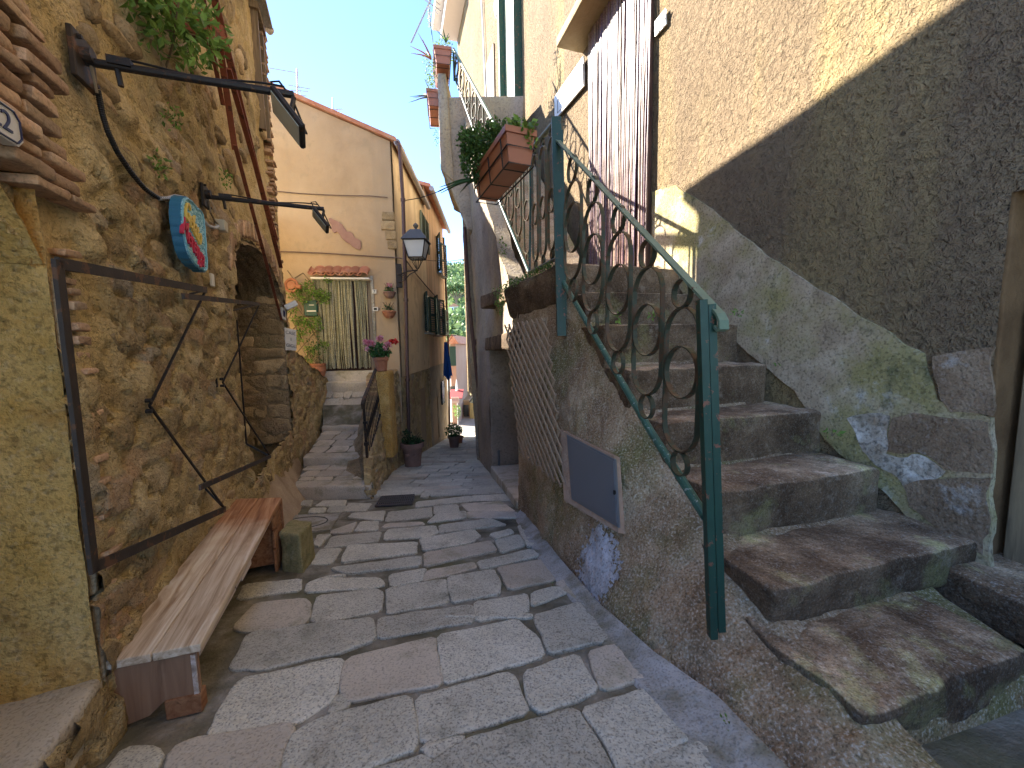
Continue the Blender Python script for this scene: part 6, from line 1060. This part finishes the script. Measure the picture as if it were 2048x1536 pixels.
# ================= towel, grate, manhole =================
tw = thing('hanging_towel', 'bright blue towel hanging from the line on the row of houses', 'towel', Sw(888, 690, .4)); u = np.linspace(0, 1, 16); v = np.linspace(0, 1, 30); U, V = np.meshgrid(u, v, indexing='ij')
a_ = D(885, 684, 17.2); P6 = np.zeros((16, 30, 3)); P6[..., 0] = a_[0]+(U*.42-.15)*(.3+.75*V)+.12; P6[..., 1] = a_[1]+.05*np.sin(U*14+V*2)*(.3+V); P6[..., 2] = a_[2]-V*(1.62-.12*np.sin(U*9)); mb = MB(); mb.grid(P6); mb.grid(P6+np.array([0, .02, 0]), flip=True); mb.build('cloth', m_towel, tw, smooth=True)
hl = thing('clothes_line', 'short rusty clothes rail sticking out over the blue towel', 'clothes line', Sw(880, 669)); mb = MB(); mb.tube([Sw(866, 672, .05), D(912, 671, 17.2)], .015, 6); mb.tube([Sw(893, 690, .05), D(905, 672, 17.2)], .01, 6); mb.build('rail', m_rustr, hl)
gr_ = thing('drain_grate', 'dark iron drain grate set flush in the paving before the left steps', 'drain grate', G(790, 1003)); A_, B_, C_, D_ = G(750, 1013), G(825, 1009), G(829, 990), G(763, 994); bil = lambda u, v: (1-v)*((1-u)*A_+u*B_)+v*((1-u)*D_+u*C_)+VZ*.008
mb = MB(); mb.hexa([bil(0, 0)-VZ*.03, bil(1, 0)-VZ*.03, bil(1, 1)-VZ*.03, bil(0, 1)-VZ*.03, bil(0, 0)-VZ*.015, bil(1, 0)-VZ*.015, bil(1, 1)-VZ*.015, bil(0, 1)-VZ*.015]); mb.build('pit', m_blk, gr_)
mb = MB()
for k in range(19): mb.bar(bil(k/18, 0), bil(k/18, 1), .016, .014)
for k in range(5): mb.bar(bil(0, k/4), bil(1, k/4), .022, .016)
mb.build('bars', paint('worn_iron', (.10, .09, .085), .4, .6, .3), gr_)
mh = thing('manhole_cover', 'pale concrete manhole slab with an oval lid behind the stone block', 'manhole cover', G(610, 1040)); q4 = [G(552, 1068), G(660, 1060), G(682, 1027), G(562, 1031)]; mb = MB(); mb.hexa([q-VZ*.03 for q in q4]+[q+VZ*.004 for q in q4]); mb.build('slab', m_cem, mh)
cc = G(606, 1046); mb = MB(); mb.tube([(cc[0]+.30*math.cos(a), cc[1]+.27*math.sin(a), gz(cc[1]+.27*math.sin(a))+.003) for a in np.linspace(0, 2*math.pi, 40)[:-1]], .008, 6, closed=True); mb.build('lid_joint', m_blk, mh)

# ================= planters with aloes and shrubs =================
def planter(p0, p1, wd, ht, label, nm='planter_box', wire=True, zdrop=0):
    p0, p1 = np.array(p0), np.array(p1); ax = p1-p0; ax[2] = 0; L_ = np.linalg.norm(ax); ax /= L_; sx = np.array([ax[1], -ax[0], 0]); t = thing(nm, label, 'planter', p0, 'terracotta planters on the railings'); mb = MB(); w0, w1 = wd*.36, wd*.47
    q = [p0+sx*w0, p0-sx*w0, p1-sx*w0, p1+sx*w0]; Q = [p0+sx*w1-ax*.03+VZ*ht*.82, p0-sx*w1-ax*.03+VZ*ht*.82, p1-sx*w1+ax*.03+VZ*ht*.82, p1+sx*w1+ax*.03+VZ*ht*.82]; mb.hexa(q+Q)
    q = [x+(x-(p0+p1)/2)*.03+VZ*.001 for x in Q]; q = [x+d_ for x, d_ in zip(Q, (sx*.02-ax*.02, -sx*.02-ax*.02, -sx*.02+ax*.02, sx*.02+ax*.02))]; mb.hexa([x for x in q]+[x+VZ*ht*.18 for x in q]); mb.build('trough', m_plaspot, t)
    if wire:
        mb = MB()
        for f in (.12, .5, .88): c0 = p0+(p1-p0)*f; mb.tube([c0+sx*(wd*.5)+VZ*ht*.85, c0+sx*(wd*.42)-VZ*.02, c0-sx*(wd*.42)-VZ*.02, c0-sx*(wd*.5)+VZ*ht*.85], .008, 6)
        for z_, k_ in ((-.02, .42), (ht*.45, .46)):
            r4 = [p0+sx*wd*k_-ax*.04, p0-sx*wd*k_-ax*.04, p1-sx*wd*k_+ax*.04, p1+sx*wd*k_+ax*.04]; mb.tube([x+VZ*z_ for x in r4], .009, 6, closed=True)
        mb.build('wire_holder', m_dark, t)
    return t
def aloe(c, n_, L_, label, lean=(-.5, 0, .3), mat=None, grp='aloes in the planters'):
    t = thing('aloe_plant', label, 'plant', c, grp); mb = MB()
    for k in range(n_):
        a = rng.uniform(0, 2*math.pi); d = np.array([math.cos(a)*.8+lean[0], math.sin(a)*.6+lean[1], rng.uniform(.1, .9)+lean[2]]); d /= np.linalg.norm(d); l = L_*rng.uniform(.6, 1.1); pts = [np.array(c)+d*l*f+VZ*(-.35*l*f*f+.0)+VZ*.25*l*max(0, f-.75) for f in np.linspace(0, 1, 8)]; mb.tube(pts, np.linspace(.022, .003, 8), 5)
    mb.build('leaves', mat or l_aloe, t); return t
p0, p1 = D(1040, 332, 4.28), D(975, 398, 5.3); p1[2] = p0[2] = (p0[2]+p1[2])/2
planter(p0, p1, .34, .34, 'long terracotta planter in a wire holder hung on the railing by the landing')
c = (p0+p1)/2+VZ*.35
bush('planter_shrub', 'dense dark green succulent shrub spilling over the landing planter', 'plant', c, [(D(968, 290, 5.0), (.26, .3, .2), 900, .055), (D(945, 325, 5.1), (.16, .25, .2), 520, .05), (D(1000, 268, 4.8), (.2, .25, .14), 420, .05), (D(938, 285, 5.1), (.14, .2, .16), 320, .05), (D(965, 345, 5.2), (.12, .2, .16), 300, .045), (D(1035, 262, 4.5), (.14, .2, .1), 160, .05)], l_mid, stems=[[c-VZ*.05, c+np.array([-.25, .2, .1]), c+np.array([-.4, .35, -.1])], [c-VZ*.05, c+np.array([.1, -.2, .15])]], asp=.6)
bush('planter_seedling', 'bright green broad-leaved seedling at the near end of the landing planter', 'plant', c+np.array([.2, -.3, .1]), [(D(1045, 258, 4.3), (.16, .1, .1), 46, .09), (D(1063, 280, 4.25), (.05, .05, .06), 14, .07)], l_lt, asp=.6)
aloe(c+np.array([-.15, .3, .15]), 9, .62, 'long dark aloe arching left out of the landing planter', (-.7, 0, .15), l_dk)
aloe(c+np.array([-.35, .35, -.15]), 7, .5, 'drooping aloe rosette under the shrub of the landing planter', (-.8, 0, -.1), l_dk)
for (a_, b_, y0, y1_, lab) in (((886, 128), (884, 176), 9.55, 10.4, 'upper terracotta planter hanging outside the terrace edge'), ((871, 212), (872, 232), 9.9, 10.8, 'lower terracotta planter under the terrace planter')):
    p0, p1 = D(*a_, y0), D(*b_, y1_); p1[2] = p0[2]; planter(p0, p1, .40, .36, lab)
c = D(884, 92, 9.7); bush('planter_shrub', 'sunlit jade shrub in the upper terrace planter', 'plant', c, [(c+np.array([0, .2, .0]), (.26, .35, .2), 330, .055), (c+np.array([-.3, .2, -.35]), (.2, .3, .35), 240, .05), (c+np.array([-.35, .2, -.7]), (.12, .2, .2), 90, .05)], l_lt, asp=.6)
aloe(D(862, 118, 9.8), 6, .75, 'red-tipped aloe at the terrace planter, leaning over the sky', (-.9, 0, .4), l_red); aloe(D(864, 195, 10.), 7, .7, 'grey aloe beside the lower terrace planter', (-.9, 0, .15)); aloe(D(892, 85, 9.8), 5, .7, 'tall thin aloe leaves above the upper terrace planter', (.1, 0, .9), l_dk)
fs = thing('flower_spike', 'pale flower spike rising from the terrace planter against the sky', 'plant', D(862, 80, 9.8)); mb = MB(); mb.tube([D(866, 85, 9.8), D(861, 50, 9.8), D(858, 8, 9.8)], .01, 5); mb.build('stalk', l_mid, fs); mb = MB(); [mb.leaves(D(861-k*.4, 52-k*5, 9.8), (.05, .05, .03), (14, .04), rng, .5, .5) for k in range(8)]; mb.build('florets', m_wht, fs)
c = D(878, 262, 10.3); bush('trailing_plant', 'dry trailing plant under the terrace parapet', 'plant', c, [(D(873, 275, 10.), (.07, .1, .28), 80, .04)], l_mid)

# ================= antennas =================
def antenna(px, y0, y1_, Y, els, label, diag=None):
    t = thing('tv_antenna', label, 'antenna', D(px, y1_, Y), 'tv antennas'); mb = MB(); mb.tube([D(px, y1_+6, Y), D(px-1, y0, Y)], .018, 6); mb.build('mast', m_zinc, t); mb = MB()
    for (xa, ya, xb, yb) in els: mb.tube([D(xa, ya, Y), D(xb, yb, Y+.1)], .009, 5)
    mb.build('elements', m_zinc, t)
antenna(595, 137, 203, 10.8, [(538, 136, 597, 146), (576, 170, 620, 178), (582, 180, 616, 183), (586, 190, 614, 192), (596, 170, 608, 207)], 'tall aerial with long boom on the peach roof')
antenna(666, 195, 230, 11, [(663, 220, 685, 218), (673, 217, 673, 230), (678, 217, 678, 231), (684, 218, 684, 232)], 'short aerial with grid on the peach roof')
antenna(860, -30, -10, 9.9, [(821, 86, 862, -4), (823, 86, 864, -4), (836, -10, 882, 22), (850, -12, 875, 28), (862, -6, 880, 10)], 'white slanting aerial pole seen against the sky by the terrace')
wl = thing('wall_lamp', 'small oval wall lamp high on the rendered house', 'lamp', Ww(998, 20)); mb = MB(); q = Ww(998, 18, .12); mb.lathe([(.0, -.3), (.12, -.2), (.16, .05), (.12, .25), (0, .3)], q, 12); mb.build('globe', m_wht, wl); mb = MB(); mb.tube([Ww(1000, 28, 0), Ww(1000, 30, .1), Ww(996, 5, .2)], .03, 6); mb.build('arm', m_dark, wl)
cable('facade_cable', 'pale pipe running down the sunny wall left of the green upper door', [Ww(x, y, .08) for x, y in ((962, -20), (966, 60), (970, 160), (974, 235))], .03, m_conw)

# ================= weeds and moss =================
def weed(p, s_, n_, L_, label, mat=l_lt): bush('weed', label, 'weed', p, [(p+VZ*s_*.6, (s_, s_, s_*.8), n_, L_)], mat, 'weeds on the stairs', [[p, p+VZ*s_*.8], [p, p+VZ*s_*.5+np.array([s_*.5, 0, 0])]])
for (x, y, Y, s_, n_, lab) in ((1236, 640, 3.6, .05, 9, 'tiny weed on the fourth tread behind the railing'), (1302, 636, 3.72, .035, 7, 'tiny weed on the fourth tread, right of another'), (1474, 632, 4.0, .05, 26, 'leafy weed growing from the wall beside the handrail end'), (1556, 734, 3.7, .05, 22, 'weed in the corner where the fifth step meets the wall'), (1664, 872, 3.1, .045, 9, 'three-leaved weed at the right end of the third tread')):
    weed(D(x, y, Y), s_, n_, .05 if n_ < 12 else .03, lab)
weed(G(1452, 1462), .04, 30, .02, 'small green weed in the gutter at the foot of the stair wall'); weed(G(1105, 1172), .02, 10, .015, 'speck of weed in the paving joint')
mo = thing('wall_moss', 'bright green moss along the edge of the corbelled stone', 'moss', (A0+A1)/2, None, 'stuff'); mb = MB()
for f in np.linspace(.1, 1.06, 26): q = A0+(A1-A0)*f; s_ = .035+.05*f*f; mb.leaves(q+np.array([-.03, 0, .0])-VZ*(.12*max(0, f-.75)), (s_*1.2, s_, s_*.8), (26, .028), rng, .2, .7)
mb.leaves(A1+np.array([-.05, 0, -.2]), (.07, .08, .16), (160, .03), rng, .2, .7); mb.leaves(A1+np.array([0.02, -.05, .55]), (.05, .06, .16), (60, .03), rng, .2, .7); mb.build('tufts', m_moss, mo)

# ================= town square and hillside =================
mb = MB(); xs = np.linspace(-60, 40, 40); ys = np.concatenate([np.linspace(20.9, 60, 30), np.linspace(70, 420, 30)]); X, Y = np.meshgrid(xs*1., ys, indexing='ij'); X = X*(1+Y/60.); hz = -3.38+0*X+np.where(Y > 60, (Y-60)*.0, 0); mb.grid(np.stack([X, Y, hz], -1)); tag(mb.build('town_ground', stone('town_paving', [(.3, (.26, .23, .19)), (.7, (.34, .30, .25))], 1.5, bumps=())), kind='structure')
def house_box(nm, label, x0, x1, y0, y1_, z0, z1, wall, roofm=None, ridge=.8, wins=(), shut=m_shut):
    t = thing(nm, label, 'house', ((x0+x1)/2, (y0+y1_)/2, z0), 'houses of the town below'); mb = MB(); mb.hexa([(x0, y0, z0), (x1, y0, z0), (x1, y1_, z0), (x0, y1_, z0), (x0, y0, z1), (x1, y0, z1), (x1, y1_, z1), (x0, y1_, z1)]); mb.build('wall', wall, t)
    if roofm: e = .25; xm = (x0+x1)/2; mb = MB(); mb.prism([(x0-e, z1+.02), (x1+e, z1+.02), (xm, z1+ridge)], (0, y0-e, 0), (1, 0, 0), VZ, (0, 1, 0), y1_-y0+2*e); mb.build('roof', roofm, t)
    for (wx, wz, ww, wh, sh) in wins:
        mb = MB(); mb.box((wx, y0-.01, wz), (ww/2, .03, wh/2)); mb.build('window', shut if sh == 2 else m_glass, t)
        if sh == 1:
            for sg in (-1, 1): mb = MB(); mb.box((wx+sg*(ww*.75), y0-.04, wz), (ww*.24, .03, wh/2)); mb.build('shutter', shut, t)
    return t
X_ = lambda px, Y: D(px, 700, Y)[0]; ZZ = lambda py, Y: D(920, py, Y)[2]
m_cora = stone('coral_plaster', [(.3, (.34, .19, .13)), (.7, (.40, .26, .18))], .8, bumps=()); m_cream = stone('cream_plaster', [(.3, (.34, .28, .20)), (.7, (.40, .34, .25))], .8, bumps=()); m_ylw = stone('mustard_plaster', [(.3, (.38, .26, .09)), (.7, (.44, .33, .15))], .8, bumps=())
m_hon = stone('honey_plaster', [(.3, (.38, .23, .11)), (.7, (.46, .30, .16))], .8, bumps=())
m_rd = paint('coral_shutter', (.45, .18, .13), .1, .6)
house_box('coral_house', 'coral house with green shutters at the alley mouth, left side', -3.8, X_(911, 24), 24, 31, -3.4, ZZ(688, 24), m_cora, m_tile, .6, [(X_(901, 24), ZZ(712, 24), .22, 1.2, 2), (X_(908, 24), ZZ(712, 24), .22, 1.2, 2), (X_(906, 24), ZZ(785, 24), .5, .8, 0)])
hb_ = house_box('town_house', 'ochre gabled town house with a coral shutter closing the alley view', X_(911, 29.9), X_(962, 29.9), 29.9, 38, -3.4, ZZ(745, 29.9), m_hon, m_tile, 1.1, [(X_(921, 29.9), ZZ(768, 29.9), .6, .85, 2), (X_(930, 29.9), ZZ(772, 29.9), .35, .5, 0), (X_(940, 29.9), ZZ(768, 29.9), .4, .7, 0)], m_rd)
mb = MB(); mb.box((X_(926, 29.9), 29.84, ZZ(752, 29.9)), (1., .1, .06)); mb.build('string_course', m_cream, hb_)
hc_ = house_box('low_house', 'low honey house with a dark recessed stair entry behind the sunny square', X_(905, 27), X_(936, 27), 27, 29.7, -3.4, ZZ(800, 27), m_hon, None, 0, [(X_(927, 27), ZZ(828, 27), .5, 1.3, 0)])
mb = MB()
for k in range(4): mb.box((X_(924, 27), 26.9-.14*k, ZZ(848, 27)-.2*k+.25), (.55, .1, .1))
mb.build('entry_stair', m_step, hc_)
house_box('mustard_house', 'mustard yellow wall at the right end of the sunny square', X_(936, 26), X_(962, 26), 26, 30, -3.4, ZZ(806, 26), m_ylw, None)
house_box('cream_house', 'pale cream house with two small windows high behind the town roofs', X_(905, 48), X_(950, 48), 48, 58, -3.4, ZZ(703, 48), m_cream, m_tile, .7, [(X_(916, 48), ZZ(709, 48), .6, .6, 0), (X_(925, 48), ZZ(709, 48), .6, .6, 0)])
house_box('roof_house', 'house showing only its pale tiled roof slope above the ochre gable', X_(903, 40), X_(925, 40), 40, 46, -3.4, ZZ(732, 40), m_cream, m_tile, 1.4)
ss_ = thing('hanging_sign', 'small pinkish white shop sign over the alley mouth', 'sign', D(910, 800, 22)); a_, b_ = D(903, 800, 22), D(918, 800, 22); mb = MB(); mb.box((a_+b_)/2, (np.linalg.norm(b_-a_)/2, .03, .17), bev=.01); mb.build('board', paint('pink_board', (.42, .33, .32), .08, .5), ss_); text('PIZZA', 'lettering', paint('violet_letters', (.25, .12, .25), .1, .5), ss_, (a_+b_)/2+np.array([0, -.035, 0]), (1, 0, 0), VZ, .14, .003)
aw = thing('shop_awning', 'red and white awning above the hanging shop sign', 'awning', D(912, 785, 23)); mb = MB(); q = D(912, 792, 23); mb.hexa([q+np.array([-.4, -.3, -.12]), q+np.array([.4, -.3, -.12]), q+np.array([.4, .6, .3]), q+np.array([-.4, .6, .3]), q+np.array([-.4, -.3, -.08]), q+np.array([.4, -.3, -.08]), q+np.array([.4, .6, .34]), q+np.array([-.4, .6, .34])]); mb.build('canopy', paint('faded_red_canvas', (.30, .05, .05), .2, .8), aw)
bush('potted_shrub', 'bright green shrub in the sun at the alley mouth', 'plant', D(915, 825, 22.5), [(D(914, 822, 22.5), (.25, .25, .5), 200, .1)], l_lt)
sb2 = thing('sun_umbrella', 'closed white parasol in the small square', 'umbrella', D(914, 775, 23.5)); mb = MB(); q = D(914, 790, 23.5); mb.lathe([(.12, -.2), (.1, .2), (.03, .9), (0, 1.)], q, 10); mb.lathe([(.02, -2.4), (.02, -.2)], q, 6); mb.build('canopy', m_wht, sb2)
# hill
mb = MB(); xs = np.linspace(-130, 60, 60); ys = np.linspace(62, 330, 60); X, Y = np.meshgrid(xs, ys, indexing='ij'); hz = -3.4+(Y-62)*.235-np.clip(Y-300, 0, 99)*.4+fbm(np.stack([X*.03, Y*.03, X*0], -1), 3, 5)*6; hillz = lambda x, y: -3.4+(y-62)*.235-max(0, y-300)*.4+float(fbm(np.array([x*.03, y*.03, 0.]), 3, 5))*6
mb.grid(np.stack([X, Y, hz], -1)); tag(mb.build('hillside', stone('hill_scrub', [(.3, (.06, .08, .03)), (.6, (.14, .15, .07)), (.8, (.24, .21, .13))], .12, bumps=()), smooth=True), kind='structure')
hr = np.random.default_rng(3); mb = MB(); l_hill = leafm('pine_leaf', (.05, .10, .04), (.20, .28, .10), .05)
for k in range(330):
    Yh = hr.uniform(66, 325); px = hr.uniform(880, 955); x = (px-1024)/770*Yh*1.; zh = hillz(x, Yh); r = hr.uniform(1.6, 3.6)*(.7+Yh/400); hh = r*hr.uniform(.5, 1.4)
    mb.leaves((x, Yh, zh+hh+r*.4), (r, r, r*.45), (46, r*.42), hr, .3, .8)
tag(mb.build('hill_woods', l_hill), kind='stuff', label='woods of umbrella pines covering the far hillside', cat='woods')
pi = thing('umbrella_pine', 'wide umbrella pine with a forked pale trunk in the middle of the hillside', 'tree', (D(915, 610, 130)[0], 130, D(915, 612, 130)[2])); q = D(913, 583, 130); b_ = D(912, 622, 130); mb = MB(); mb.tube([b_-VZ*2, b_*.5+q*.5, q], [.5, .4, .15], 7)
for s_ in (-3.5, -1.5, 2, 4): mb.tube([b_*.45+q*.55, q+np.array([s_, 0, 1])], [.28, .1], 5)
mb.build('trunk', m_woodd, pi); mb = MB()
for s_ in (-4.5, -2, 0, 2.5, 5): mb.leaves(q+np.array([s_, 0, 1.5-abs(s_)*.25]), (2.6, 2.6, 1.), (150, 1.), hr, .3, .8)
mb.build('crown', l_hill, pi)
hv = house_box('hill_villa', 'small pale villa with a tiled roof among the hillside pines', X_(901, 118), X_(921, 118), 118, 126, ZZ(640, 118), ZZ(613, 118), m_wht, m_tile, 1., [(X_(906, 118), ZZ(620, 118), .8, 1.4, 0), (X_(913, 118), ZZ(620, 118), .8, 1.4, 0)])
